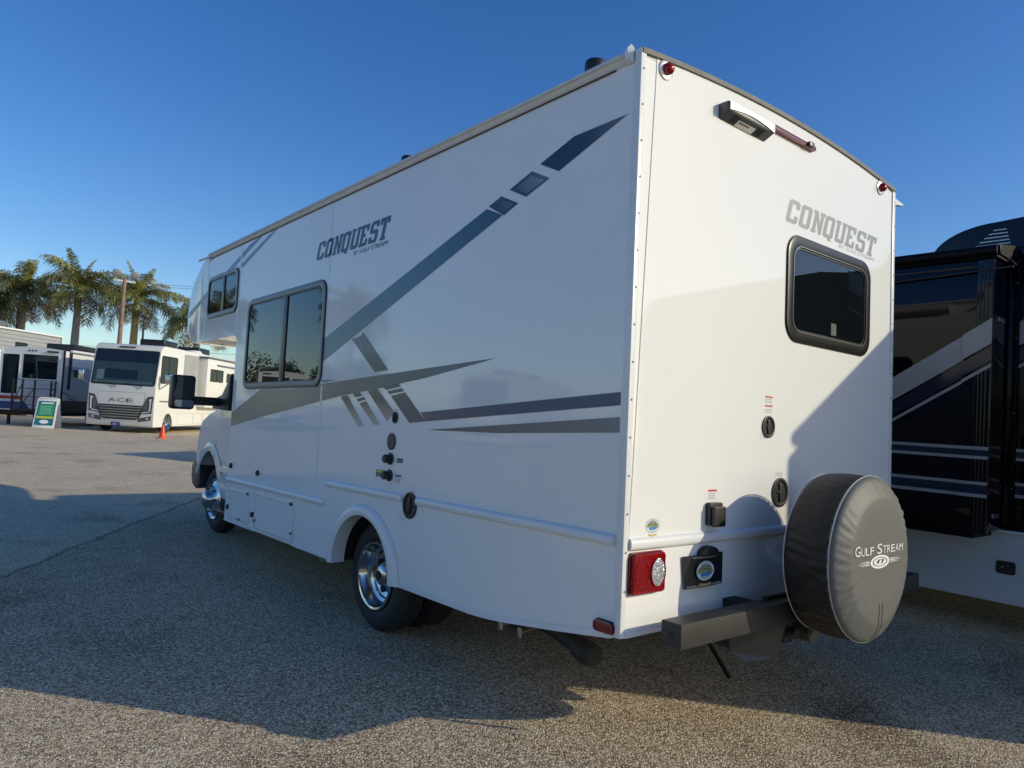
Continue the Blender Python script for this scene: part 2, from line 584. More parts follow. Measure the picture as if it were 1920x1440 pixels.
# ================================================================== the main motorhome
W = 2.56
TILT = -math.atan(0.0215)
P0 = Vector((0, 2.27, 0))
Arot = Matrix.Rotation(TILT, 3, 'X')
rv = thing('motorhome', 'white cab-over motorhome with blue and gold stripes and a covered spare tyre', 'motorhome', P0 - Arot @ P0, (TILT, 0, 0))

# house: side outline (y, z) extruded across the width
AY, AZ, AR = 2.26, 0.40, 0.40
def arch_pts(cy, cz, ry, rz, n=18):
    return [(cy - ry * math.cos(PI * i / n), cz + rz * math.sin(PI * i / n)) for i in range(n + 1)]
prof = [(0, 0.53), (0.19, 0.502), (0.36, 0.477), (0.54, 0.453), (0.745, 0.426), (0.90, 0.41), (1.05, 0.402)]
prof += arch_pts(AY, 0.401, 0.40, 0.385)
prof += [(4.95, 0.405), (4.95, 2.10), (4.965, 2.135), (5.01, 2.155), (5.6, 2.150), (5.95, 2.153), (5.95, 3.07), (0, 3.07)]
def inset(y):
    return 0.0
n = len(prof)
v = [(0, a, b) for a, b in prof] + [(W, a, b) for a, b in prof]
f = [tuple(range(n)), tuple(range(2 * n - 1, n - 1, -1))] + [(i, (i + 1) % n, n + (i + 1) % n, n + i) for i in range(n)]
body = mk('house_body', v, f, WHITE, rv, smooth=True, angle=25)
cap = [(5.952, 2.1535), (6.2, 2.157), (6.43, 2.165), (6.54, 2.182), (6.635, 2.207), (6.72, 2.25), (6.785, 2.31), (6.825, 2.39), (6.845, 2.47), (6.84, 2.56), (6.81, 2.655), (6.72, 2.76), (6.60, 2.87), (6.47, 2.95), (6.33, 3.01), (6.21, 3.045), (6.10, 3.06), (5.952, 3.07)]
st_ = [(0.0, 0.70), (0.012, 0.80), (0.03, 0.89), (0.055, 0.955), (0.085, 1.0), (0.3, 1.03), (0.8, 1.06)]
st_ = st_ + [(W / 2, 1.07)] + [(W - a, g) for a, g in reversed(st_)]
k = len(cap)
v = [(x, 5.952 + (a - 5.952) * g, b) for x, g in st_ for a, b in cap]
f = [tuple(range(k)), tuple(range((len(st_) - 1) * k, len(st_) * k))]
for j in range(len(st_) - 1):
    f += [(j * k + i, j * k + i + 1, (j + 1) * k + i + 1, (j + 1) * k + i) for i in range(k - 1)]
mk('front_cap', v, f, WHITE, rv, smooth=True, angle=40)
# black liner that closes the wheel housing
lp = arch_pts(AY, 0.402, 0.398, 0.383)
mk('wheel_well', [(0.66, a, b) for a, b in lp] + [(W - 0.66, a, b) for a, b in lp], [tuple(range(len(lp))), tuple(range(2 * len(lp) - 1, len(lp) - 1, -1))] + [(i, (i + 1) % len(lp), len(lp) + (i + 1) % len(lp), len(lp) + i) for i in range(len(lp))], BLACKR, rv)
lq = arch_pts(AY, 0.403, 0.394, 0.379)
for xa, xb in ((0.05, 0.658), (W - 0.658, W - 0.05)):
    m_ = len(lq)
    mk('wheel_well', [(xa, a, b) for a, b in lq] + [(xb, a, b) for a, b in lq], [(i, i + 1, m_ + i + 1, m_ + i) for i in range(m_ - 1)], BLACKR, rv, recalc=False)

# crowned roof, its dark edge trim and membrane
def arc(x, z0=3.068, rise=0.075):
    t = (x - W / 2) / (W / 2)
    return z0 + rise * (1 - t * t)
xs = [W * i / 24 for i in range(25)]
ra = [(x, arc(x)) for x in xs]
def yprism(name, pts, y0, y1, mat, parent, smooth=True):
    k = len(pts)
    vv = [(a, y0, b) for a, b in pts] + [(a, y1, b) for a, b in pts]
    ff = [tuple(range(k)), tuple(range(2 * k - 1, k - 1, -1))] + [(i, (i + 1) % k, k + (i + 1) % k, k + i) for i in range(k)]
    return mk(name, vv, ff, mat, parent, smooth=smooth, angle=30)
yprism('roof_crown', ra + [(W, 3.066), (0, 3.066)], 0.0, 5.95, WHITE, rv)
yprism('roof_edge_trim', [(x, arc(x, 3.070)) for x in xs[:]] + [(x, arc(x, 3.093)) for x in reversed(xs)], -0.014, 0.045, MEMBRANE, rv)
yprism('roof_membrane', [(x, arc(x, 3.072)) for x in xs[1:-1]] + [(x, arc(x, 3.080)) for x in reversed(xs[1:-1])], 0.046, 5.9, pbr('roof_sheet', (0.5, 0.5, 0.48), 0.7, var=0.05), rv)

rw = [(0.02, 0.535), (W - 0.02, 0.535)] + [(x, arc(x, 3.069)) for x in reversed(xs[1:-1])]
plate('rear_panel', rw, WHITE, rv, REAR, -0.002, 0.0016)
# corner trims with screws, gutter rails
for xa, xb in ((-0.007, 0.028), (W - 0.028, W + 0.007)):
    box('corner_trim', (xa, -0.009, 0.528), (xb, 0.030, 3.092), WHITE_TRIM, rv, bevel=0.005)
box('corner_groove', (-0.002, 0.032, 0.56), (0.01, 0.037, 3.03), WHITE_TRIM, rv)
scm = None
for xc in (0.011, W - 0.011):
    for k in range(15):
        z_ = 3.0 - k * 0.1626
        if scm is None:
            s0 = lathe('screw', [(0.005, 0), (0.005, 0.002), (0.003, 0.003), (0, 0.003)], (0, 0, 0), (0, -1, 0), pbr('screw_grey', (0.18, 0.18, 0.18), 0.5, var=0.1), rv, 10)
            scm = s0.data
            s_ = s0
        else:
            s_ = newobj('screw', scm, None, rv)
        s_.location = (xc, -0.009, z_)
def left_rail(name, pts, y0, y1, mat, parent=rv, mirror=False):
    k = len(pts)
    g_ = (lambda a: W - a) if mirror else (lambda a: a)
    vv = [(g_(a), y0, b) for a, b in pts] + [(g_(a), y1, b) for a, b in pts]
    ff = [tuple(range(k)), tuple(range(2 * k - 1, k - 1, -1))] + [(i, (i + 1) % k, k + (i + 1) % k, k + i) for i in range(k)]
    return mk(name, vv, ff, mat, parent, bevel=0.002, seg=1)
for mir in (False, True):
    left_rail('gutter_rail', [(0.03, 3.105), (-0.012, 3.098), (-0.030, 3.088), (-0.034, 3.070), (-0.022, 3.068), (-0.018, 3.058), (-0.004, 3.040), (0.03, 3.040)], 0.075, 5.93, GUTTER, mirror=mir)
left_rail('gutter_insert', [(0.0, 3.0345), (-0.010, 3.0345), (-0.012, 3.0385), (0.0, 3.0385)], 0.14, 5.93, INK)
mk('gutter_end_cap', [(-0.010, 0.034, 3.036), (-0.030, 0.046, 3.056), (-0.036, 0.050, 3.100), (-0.016, 0.044, 3.122), (-0.006, 0.034, 3.100), (0.0, 0.074, 3.036), (-0.024, 0.074, 3.05), (-0.030, 0.074, 3.088), (0.0, 0.074, 3.10)],
   [(0, 1, 2, 3, 4), (0, 5, 6, 1), (1, 6, 7, 2), (2, 7, 8, 3), (3, 8, 4), (4, 8, 5, 0), (5, 8, 7, 6)], WHITE_TRIM, rv)
cyl('gutter_spout', (-0.02, 5.90, 3.052), (-0.05, 6.16, 3.045), 0.012, GUTTER, rv, 8)

# belt mouldings (half rounds)
def half_round(name, u0, u1, zc, F, r_=0.026, dep=0.022):
    k = 9
    pts = [(zc + r_ * math.cos(PI * i / (k - 1)), dep * math.sin(PI * i / (k - 1)) ** 0.7 if 0 < i < k - 1 else 0.0) for i in range(k)]
    vv = [F(u0, z_, w_) for z_, w_ in pts] + [F(u1, z_, w_) for z_, w_ in pts]
    ff = [tuple(range(k)), tuple(range(2 * k - 1, k - 1, -1))] + [(i, i + 1, k + i + 1, k + i) for i in range(k - 1)]
    return mk(name, vv, ff, WHITE_TRIM, rv, smooth=True, angle=50)
half_round('belt_moulding', 0.042, 1.613, 0.931, LEFT)
half_round('belt_moulding', 1.778, 2.83, 0.931, LEFT)
half_round('belt_moulding', 2.84, 4.92, 0.789, LEFT)
half_round('belt_moulding', 0.03, W - 0.03, 0.918, REAR, 0.027)
# lower edge rails
def strip_along(name, pts, F, h, w_, mat):
    vv, ff = [], []
    for a, b in pts:
        vv += [F(a, b - 0.004, 0.0), F(a, b - 0.004, w_), F(a, b + h, w_), F(a, b + h, 0.0)]
    for i in range(len(pts) - 1):
        for k in range(4):
            k2 = (k + 1) % 4
            ff.append((4 * i + k, 4 * i + k2, 4 * i + 4 + k2, 4 * i + 4 + k))
    ff += [(0, 1, 2, 3), tuple(range(4 * len(pts) - 4, 4 * len(pts)))]
    return mk(name, vv, ff, mat, rv)
strip_along('skirt_rail', [(0.041, 0.524)] + prof[1:7] + [(1.80, 0.4005)], LEFT, 0.024, 0.005, WHITE_TRIM)
strip_along('skirt_rail', [(2.72, 0.4035), (3.35, 0.4035)], LEFT, 0.016, 0.005, WHITE_TRIM)
strip_along('skirt_rail', [(4.17, 0.4045), (4.945, 0.4045)], LEFT, 0.016, 0.005, WHITE_TRIM)
strip_along('skirt_rail', [(0.03, 0.53), (W - 0.03, 0.53)], REAR, 0.018, 0.006, WHITE_TRIM)
# panel joints: slim vertical cover strips on the side
for yy, z0, z1 in ((3.018, 0.96, 1.64), (3.018, 2.455, 3.03), (4.975, 2.17, 3.03), (5.965, 2.17, 2.395), (5.965, 2.83, 3.03)):
    box('joint_strip', (-0.0022 + inset(yy), yy - 0.013, z0), (0.004, yy + 0.013, z1), WHITE_TRIM, rv)

# rear wheel arch flare
oa = arch_pts(AY, 0.395, 0.482, 0.447, 26)
ia = arch_pts(AY, 0.395, 0.388, 0.375, 26)
m_ = len(oa)
v, f = [], []
for k, (pts, xx) in enumerate(((oa, -0.002), ([(AY + (a - AY) * 0.97, 0.395 + (b - 0.395) * 0.97) for a, b in oa], -0.022), ([(AY + (a - AY) * 1.10, 0.395 + (b - 0.395) * 1.08) for a, b in ia], -0.034), (ia, -0.026), (ia, 0.075))):
    v += [(xx, a, b) for a, b in pts]
for k in range(4):
    for i in range(m_ - 1):
        f.append((k * m_ + i, k * m_ + i + 1, (k + 1) * m_ + i + 1, (k + 1) * m_ + i))
f += [tuple(k * m_ for k in range(5)), tuple(k * m_ + m_ - 1 for k in range(5))]
mk('wheel_arch_flare', v, f, WHITE_TRIM, rv, smooth=True, angle=50)
wheel(rv, 0.105, 2.265, 0.367, -1)
wheel(rv, W - 0.105, 2.265, 0.367, 1)
for xx in (0.36, W - 0.36):
    lathe('inner_tyre', [(0.2, 0), (0.31, 0), (0.367, 0.03), (0.367, 0.19), (0.31, 0.22), (0.2, 0.22)], (xx if xx < 1 else xx - 0.22, 2.265, 0.367), (1, 0, 0), RUBBER, rv, 40)
cyl('axle', (0.3, 2.265, 0.367), (W - 0.3, 2.265, 0.367), 0.07, UNDER, rv)
lathe('differential', [(0.0, -0.18), (0.12, -0.12), (0.16, 0), (0.12, 0.12), (0, 0.18)], (W / 2, 2.265, 0.367), (0, 1, 0), UNDER, rv, 20)

# windows
def window(name, u0, v0, u1, v1, F, r_, fr, fmat, parent=rv, divider=None, gr=None, proud=0.014):
    e = empty('window', parent)
    o_ = rrect(u0, v0, u1, v1, r_)
    gr = gr or max(0.02, r_ - fr * 0.6)
    i_ = rrect(u0 + fr, v0 + fr, u1 - fr, v1 - fr, gr)
    ring('frame', o_, i_, fmat, e, F, -0.004, proud, bevel=0.003)
    ring('gasket', rrect(u0 - 0.006, v0 - 0.006, u1 + 0.006, v1 + 0.006, r_ + 0.006), rrect(u0 + 0.004, v0 + 0.004, u1 - 0.004, v1 - 0.004, r_ - 0.004), BLACK, e, F, -0.003, 0.005)
    ring('gasket', rrect(u0 + fr - 0.004, v0 + fr - 0.004, u1 - fr + 0.004, v1 - fr + 0.004, gr + 0.004), rrect(u0 + fr + 0.010, v0 + fr + 0.010, u1 - fr - 0.010, v1 - fr - 0.010, max(0.012, gr - 0.01)), BLACK, e, F, -0.002, proud * 0.6)
    if divider:
        d0, d1 = divider
        sheet('pane', [rrect(u0 + fr, v0 + fr, d0 + 0.03, v1 - fr, 0.03)], GLASS, e, F, 0.002)
        sheet('pane', [rrect(d1 - 0.03, v0 + fr, u1 - fr, v1 - fr, 0.03)], GLASS, e, F, 0.0035)
        plate('divider', [(d0, v0 + fr), (d1, v0 + fr), (d1, v1 - fr), (d0, v1 - fr)], BLACK, e, F, 0.0, proud * 0.75, bevel=0.002)
        plate('divider_edge', [(d1, v0 + fr), (d1 + 0.018, v0 + fr), (d1 + 0.018, v1 - fr), (d1, v1 - fr)], fmat, e, F, 0.0, proud * 0.7)
    else:
        sheet('pane', [rrect(u0 + fr, v0 + fr, u1 - fr, v1 - fr, gr)], GLASS, e, F, 0.003)
    return e
window('w', 3.032, 1.637, 4.675, 2.452, LEFT, 0.10, 0.043, FRAME, divider=(3.75, 3.82))
window('w', 5.0, 2.390, 5.915, 2.822, LEFT, 0.085, 0.036, FRAME, divider=(5.385, 5.435))
window('w', 1.240, 1.937, 2.216, 2.524, REAR, 0.11, 0.058, FRAMEB, gr=0.078, proud=0.013)
ring('frame_highlight', rrect(1.292, 1.989, 2.164, 2.472, 0.085), rrect(1.298, 1.995, 2.158, 2.466, 0.08), pbr('highlight_grey', (0.16, 0.16, 0.165), 0.3, metal=0.6, var=0.05), rv, REAR, 0.011, 0.0155)  # highlight along the frame, put in as a thin grey ring
plate('window_sticker', [(1.74, 2.02), (1.80, 2.02), (1.80, 2.09), (1.74, 2.09)], pbr('sticker_green', (0.06, 0.08, 0.07), 0.4), rv, REAR, 0.0035, 0.0045)
RIGHTW = lambda u, v_, w_: (W + w_, u, v_)
window('w', 0.75, 1.6, 1.75, 2.4, RIGHTW, 0.1, 0.05, FRAMEB)
ring('entry_door', rrect(2.75, 0.6, 3.45, 2.55, 0.08), rrect(2.79, 0.64, 3.41, 2.51, 0.06), FRAMEB, rv, RIGHTW, -0.002, 0.015)

# ---- printed stripes on the left wall
G_STEEL = grad('stripe_steel_blue', (0, -0.96, 0.28), -2.4, 0.0, [(0.0, (0.13, 0.21, 0.25)), (1.0, (0.022, 0.055, 0.105)), (0.45, (0.085, 0.155, 0.205)), (0.75, (0.04, 0.095, 0.15))])
G_NAVY = grad('stripe_navy', (0, -0.96, 0.28), -0.25, 0.72, [(0.0, (0.022, 0.045, 0.085)), (1.0, (0.16, 0.18, 0.20)), (0.55, (0.014, 0.026, 0.055)), (0.75, (0.03, 0.045, 0.075))])
G_BLOCK = grad('stripe_block', (0, -0.96, 0.28), -0.22, 0.20, [(0.0, (0.02, 0.04, 0.075)), (1.0, (0.14, 0.16, 0.18)), (0.5, (0.03, 0.05, 0.085))])
G_GOLD = grad('sweep_pewter', (0, -1, 0), -5.0, -0.9, [(0.0, (0.20, 0.195, 0.18)), (1.0, (0.08, 0.125, 0.17)), (0.35, (0.27, 0.25, 0.205)), (0.6, (0.13, 0.13, 0.125)), (0.82, (0.085, 0.105, 0.125))])
G_STRUT = grad('strut_gunmetal', (0, 0, 1), 1.70, 2.0, [(0.0, (0.055, 0.05, 0.045)), (1.0, (0.11, 0.15, 0.18)), (0.45, (0.10, 0.105, 0.11)), (0.6, (0.17, 0.18, 0.18))])
G_LEG = grad('leg_bronze', (0, 0, 1), 1.34, 1.62, [(0.0, (0.52, 0.50, 0.45)), (1.0, (0.13, 0.12, 0.115)), (0.35, (0.33, 0.29, 0.24)), (0.7, (0.075, 0.075, 0.085))])
G_PLUM = grad('leg_plum', (0, 0, 1), 1.38, 1.66, [(0.0, (0.10, 0.095, 0.13)), (1.0, (0.10, 0.10, 0.115)), (0.5, (0.07, 0.075, 0.10))])
G_BLUE = grad('stripe_blue', (0, -1, 0), -1.65, 0.0, [(0.0, (0.085, 0.09, 0.12)), (1.0, (0.03, 0.055, 0.13)), (0.25, (0.055, 0.07, 0.12)), (0.5, (0.035, 0.06, 0.14))])
G_GREY = grad('stripe_grey', (0, -1, 0), -1.56, 0.0, [(0.0, (0.09, 0.09, 0.10)), (1.0, (0.20, 0.20, 0.215)), (0.4, (0.15, 0.14, 0.15))])
G_ROOFB = grad('stripe_sky_blue', (0, 0, 1), 2.80, 3.04, [(0.0, (0.10, 0.20, 0.34)), (1.0, (0.03, 0.09, 0.22))])
STEELF = pbr('stripe_slate', (0.16, 0.22, 0.29), 0.3, var=0.04)
def stripe(pts, mat, w_=0.002):
    return sheet('stripe', [pts], mat, rv, LEFT, w_)
stripe([(3.026, 1.995), (1.074, 2.587), (0.931, 2.525), (3.026, 1.822)], G_STEEL)
stripe([(1.058, 2.597), (0.948, 2.631), (0.805, 2.563), (0.921, 2.521)], G_BLOCK)
stripe([(0.882, 2.651), (0.705, 2.709), (0.568, 2.640), (0.743, 2.583)], G_BLOCK, 0.0021)
stripe([(0.645, 2.730), (0.404, 2.806), (0.06, 2.812), (0.503, 2.659)], G_NAVY)
HL = grad('stripe_highlight', (0, -0.96, 0.28), -0.10, 0.22, [(0.0, (0.035, 0.055, 0.085)), (1.0, (0.30, 0.33, 0.36))])
stripe([(0.83, 2.645), (0.712, 2.688), (0.608, 2.640), (0.735, 2.600)], HL, 0.0032)
stripe([(1.02, 2.588), (0.946, 2.611), (0.84, 2.566), (0.92, 2.537)], grad('stripe_highlight_b', (0, -0.96, 0.28), -0.20, -0.02, [(0.0, (0.02, 0.04, 0.06)), (1.0, (0.22, 0.25, 0.27))]), 0.0032)
stripe([(4.764, 3.000), (4.500, 3.034), (4.455, 3.034), (5.20, 2.828), (5.39, 2.828)], G_ROOFB)
stripe([(4.29, 3.010), (4.15, 3.030), (4.11, 3.030), (4.915, 2.805), (4.99, 2.822), (5.05, 2.822)], STEELF)
sheet('stripe', [[(6.56, 2.520), (5.93, 2.700), (5.93, 2.652), (6.565, 2.455)]], STEELF, rv, LEFT, 0.002)
stripe([(4.938, 1.284), (4.942, 1.412), (4.24, 1.626), (3.62, 1.622), (3.053, 1.651), (2.389, 1.686), (1.776, 1.715), (0.921, 1.756), (1.59, 1.667), (2.092, 1.616), (2.691, 1.563), (4.066, 1.399)], G_GOLD)
stripe([(3.02, 1.683), (2.756, 1.679), (3.02, 1.664)], STEELF)
stripe([(2.58, 1.962), (2.53, 1.966), (2.455, 1.975), (2.413, 1.999), (2.05, 1.727), (2.223, 1.718)], G_STRUT)
stripe([(2.699, 1.557), (2.594, 1.566), (2.333, 1.357), (2.408, 1.351)], G_LEG)
stripe([(2.516, 1.577), (2.416, 1.587), (2.375, 1.561), (2.478, 1.551)], G_LEG)
stripe([(2.456, 1.540), (2.352, 1.554), (2.327, 1.536), (2.431, 1.521)], G_LEG)
stripe([(2.414, 1.510), (2.318, 1.525), (2.119, 1.373), (2.189, 1.368)], G_LEG)
stripe([(2.304, 1.594), (2.176, 1.607), (1.94, 1.455), (2.026, 1.396)], G_LEG)
stripe([(2.105, 1.616), (1.908, 1.637), (1.879, 1.618), (2.055, 1.598)], G_PLUM)
stripe([(2.045, 1.590), (1.866, 1.608), (1.838, 1.588), (2.012, 1.570)], G_PLUM)
stripe([(1.997, 1.560), (1.824, 1.580), (1.576, 1.406), (1.754, 1.392)], G_PLUM)
stripe([(1.632, 1.459), (0.043, 1.569), (0.043, 1.511), (1.574, 1.406)], G_BLUE)
stripe([(1.56, 1.356), (0.043, 1.460), (0.043, 1.393), (0.877, 1.361)], G_GREY)
# lettering
cq = empty('lettering', rv)
block_word('CONQUEST', SILVERSHADE, cq, lambda a, b: (-0.0022, 3.262 - 1.135 * a, 2.622 - 0.012 * a + b * (0.137 + 0.015 * a)))
text('small_lettering', 'BY GULF STREAM!', SILVERSHADE, rv, lambda a, b: (-0.0022, 2.632 - 0.485 * a, 2.568 + 0.030 * b))
cq = empty('lettering', rv)
block_word('CONQUEST', SILVER, cq, lambda a, b: (1.214 + 1.098 * a, -0.0042, 2.584 - 0.006 * a + 0.135 * b))
text('small_lettering', 'BY GULF STREAM!', INKG, rv, lambda a, b: (1.815 + 0.468 * a, -0.0042, 2.5530 + 0.021 * b))

# ---- small fittings on the left wall
def port(u, v_, r_, F, parent=rv, style='hatch', rv_=None):
    """round service port: flange ring, lid and inner detail"""
    e = empty('service_port', parent)
    rz = rv_ or r_
    ring('flange', ell(u, v_, r_, rz), ell(u, v_, r_ * 0.78, rz * 0.78), BLACK, e, F, -0.001, 0.010, bevel=0.003)
    sheet('lid', [ell(u, v_, r_ * 0.80, rz * 0.80)], HATCH if style == 'hatch' else BLACK, e, F, 0.004 if style != 'hatch' else 0.009)
    if style == 'bowl':
        plate('handle', rrect(u - r_ * 0.16, v_ - rz * 0.62, u + r_ * 0.16, v_ + rz * 0.62, r_ * 0.12), BLACK, e, F, 0.003, 0.012, bevel=0.003)
        plate('latch', rrect(u - r_ * 0.34, v_ - rz * 0.1, u + r_ * 0.34, v_ + rz * 0.12, 0.008), BLACK, e, F, 0.003, 0.009, bevel=0.002)
    return e
def shift(c, d):
    return c
c0 = Vector((0, 0, 0))
port(1.922, 1.422, 0.030, LEFT, style='bowl', rv_=0.037)
port(1.951, 1.270, 0.047, LEFT, rv_=0.053)
for vz in (1.161, 1.057):
    e = empty('inlet_cap', rv)
    lathe('flange', [(0.038, 0), (0.038, 0.008), (0.030, 0.012), (0, 0.012)], (0, 1.955, vz), (-1, 0, 0), BLACK, e, 24)
    lathe('knob', [(0.026, 0.01), (0.027, 0.045), (0.022, 0.052), (0, 0.052)], (0, 1.955, vz), (-1, 0, 0), BLACK, e, 20)
port(1.694, 0.897, 0.076, LEFT, style='bowl', rv_=0.080)
tube('pull_tab', [(-0.004, 1.770, 0.86), (-0.02, 1.790, 0.84), (-0.02, 1.775, 0.815), (-0.006, 1.735, 0.80)], 0.002, WHITE_TRIM, rv, 6)
for u0, v0, u1, v1 in ((1.873, 1.143, 1.806, 1.170),):
    lb = plate('label', [(u0, v0), (u1, v0), (u1, v1), (u0, v1)], INK, rv, LEFT, 0.0, 0.0012)
    text('print', 'CITY WATER', PAPER, lb, lambda a, b: (-0.0016, 1.868 - 0.055 * a, 1.150 + 0.012 * b))
lb = plate('label', [(2.128, 1.038), (2.000, 1.038), (2.000, 1.083), (2.128, 1.083)], INK, rv, LEFT, 0.0, 0.0012)
sheet('print', [[(2.124, 1.065), (2.004, 1.065), (2.004, 1.080), (2.124, 1.080)]], INKY, lb, LEFT, 0.0018)
text('print', 'CAUTION', PAPER, lb, lambda a, b: (-0.0018, 2.118 - 0.11 * a, 1.045 + 0.012 * b))
lb = plate('label', [(1.888, 1.015), (1.806, 1.015), (1.806, 1.072), (1.888, 1.072)], PAPER, rv, LEFT, 0.0, 0.0012)
sheet('print', [[(1.884, 1.054), (1.810, 1.054), (1.810, 1.060), (1.884, 1.060)], [(1.884, 1.062), (1.810, 1.062), (1.810, 1.068), (1.884, 1.068)]], INK, lb, LEFT, 0.0018)
for k in range(3):
    sheet('print', [[(1.884, 1.020 + 0.01 * k), (1.825, 1.020 + 0.01 * k), (1.825, 1.024 + 0.01 * k), (1.884, 1.024 + 0.01 * k)]], INKG, lb, LEFT, 0.0018)
text('print', 'WINEGARD', INKG, rv, lambda a, b: (-0.0015, 1.952 - 0.055 * a, 1.466 + 0.010 * b))
# black bump stops and compartment doors
for u, v_ in ((4.849, 0.917), (4.171, 0.900), (4.857, 0.535), (4.229, 0.537)):
    lathe('bump_stop', [(0.026, 0), (0.024, 0.012), (0.018, 0.02), (0, 0.02)], (0, u, v_), (-1, 0, 0), BLACK, rv, 16)
def cdoor(u0, v0, u1, v1):
    e = empty('compartment_door', rv)
    ring('door_frame', rrect(u0, v0, u1, v1, 0.05), rrect(u0 + 0.016, v0 + 0.016, u1 - 0.016, v1 - 0.016, 0.04), WHITE_TRIM, e, LEFT, -0.001, 0.007, bevel=0.002)
    ring('seal', rrect(u0 + 0.016, v0 + 0.016, u1 - 0.016, v1 - 0.016, 0.04), rrect(u0 + 0.022, v0 + 0.022, u1 - 0.022, v1 - 0.022, 0.036), INKG, e, LEFT, -0.001, 0.003)
    plate('door_panel', rrect(u0 + 0.022, v0 + 0.022, u1 - 0.022, v1 - 0.022, 0.036), WHITE, e, LEFT, -0.001, 0.005)
    plate('hinge_rail', [(u0 + 0.05, v1 - 0.022), (u1 - 0.05, v1 - 0.022), (u1 - 0.05, v1 - 0.002), (u0 + 0.05, v1 - 0.002)], WHITE_TRIM, e, LEFT, 0.004, 0.014, bevel=0.002)
    return e
d1 = cdoor(4.315, 0.428, 4.862, 0.716)
d2 = cdoor(3.352, 0.412, 4.19, 0.735)
plate('hinge_cap', [(4.345, 0.690), (4.375, 0.690), (4.375, 0.712), (4.345, 0.712)], BLACK, d1, LEFT, 0.005, 0.016)
plate('hinge_cap', [(3.40, 0.705), (3.44, 0.705), (3.44, 0.73), (3.40, 0.73)], BLACK, d2, LEFT, 0.005, 0.016)
for e, u, v_ in ((d1, 4.55, 0.462), (d2, 4.168, 0.50), (d2, 3.39, 0.50)):
    lathe('latch', [(0.020, 0), (0.020, 0.010), (0.013, 0.014), (0, 0.014)], (-0.004, u, v_), (-1, 0, 0), CHROME, e, 16)
    plate('latch_pull', rrect(u - 0.03, v_ - 0.012, u + 0.005, v_ + 0.012, 0.006), CHROME, e, LEFT, 0.006, 0.018, bevel=0.003)
# rear side marker
e = empty('side_marker', rv)
plate('base', rrect(0.022, 0.535, 0.138, 0.590, 0.02), BLACK, e, LEFT, 0, 0.008)
plate('lens', rrect(0.026, 0.538, 0.134, 0.587, 0.018), REDD, e, LEFT, 0.008, 0.026, bevel=0.006)

# ---- fittings on the rear wall
for xc in (0.165, 2.345):
    e = empty('clearance_light', rv)
    lathe('base', [(0.048, 0), (0.046, 0.010), (0.034, 0.014), (0, 0.014)], (xc, 0, 3.048), (0, -1, 0), STEEL, e, 28)
    lathe('lens', [(0.027, 0.012), (0.027, 0.030), (0.020, 0.040), (0.010, 0.045), (0, 0.046)], (xc, 0, 3.048), (0, -1, 0), RED, e, 24)
# rear camera housing: dark body, bright face plate, lenses underneath
e = empty('rear_camera', rv)
hv = [(0.578, 0, 2.95), (0.99, 0, 2.95), (0.99, 0, 3.03), (0.578, 0, 3.03), (0.578, -0.062, 2.982), (0.99, -0.062, 2.982), (0.99, -0.062, 3.03), (0.578, -0.062, 3.03)]
mk('housing', hv, [(0, 3, 2, 1), (4, 5, 6, 7), (0, 1, 5, 4), (1, 2, 6, 5), (2, 3, 7, 6), (3, 0, 4, 7)], pbr('camera_grey', (0.08, 0.082, 0.085), 0.4, var=0.1), e, bevel=0.012, seg=3)
nn = 14
fp = [(0.586 + 0.396 * i / nn, 2.984 + 0.020 * math.sin(PI * i / nn)) for i in range(nn + 1)] + [(0.982, 3.026), (0.586, 3.026)]
plate('face_plate', fp, pbr('camera_silver', (0.62, 0.62, 0.60), 0.35, metal=0.3, var=0.2, vscale=60), e, REAR, 0.061, 0.066)
for xc in (0.607, 0.962):
    lathe('screw_hole', [(0.008, 0), (0.008, 0.001), (0, 0.001)], (xc, -0.0655, 3.006), (0, -1, 0), BLACK, e, 12)
und = lambda u, t, w_: (u, -0.062 * t - w_ * 0.46, 2.95 + 0.032 * t - w_ * 0.89)
sheet('label', [[(0.70, 0.12), (0.85, 0.12), (0.85, 0.66), (0.70, 0.66)]], PAPER, e, und, 0.0015)
sheet('label_print', [[(0.71, 0.42), (0.80, 0.42), (0.80, 0.58), (0.71, 0.58)]], pbr('print_brown', (0.35, 0.2, 0.15), 0.5), e, und, 0.0022)
for a, b in ((0.645, 0.695), (0.86, 0.915)):
    sheet('lamp', [[(a, 0.2), (b, 0.2), (b, 0.85), (a, 0.85)]], BLACK, e, und, 0.0015)
e = empty('brake_light_bar', rv)
plate('lens', rrect(1.03, 3.036, 1.485, 3.064, 0.013), REDD, e, REAR, 0.0, 0.026, bevel=0.005)
plate('lens_rib', [(1.05, 3.046), (1.46, 3.046), (1.46, 3.050), (1.05, 3.050)], BLACK, e, REAR, 0.025, 0.0275)
box('bracket', (1.385, -0.045, 3.040), (1.435, 0, 3.066), BLACK, e, bevel=0.004)
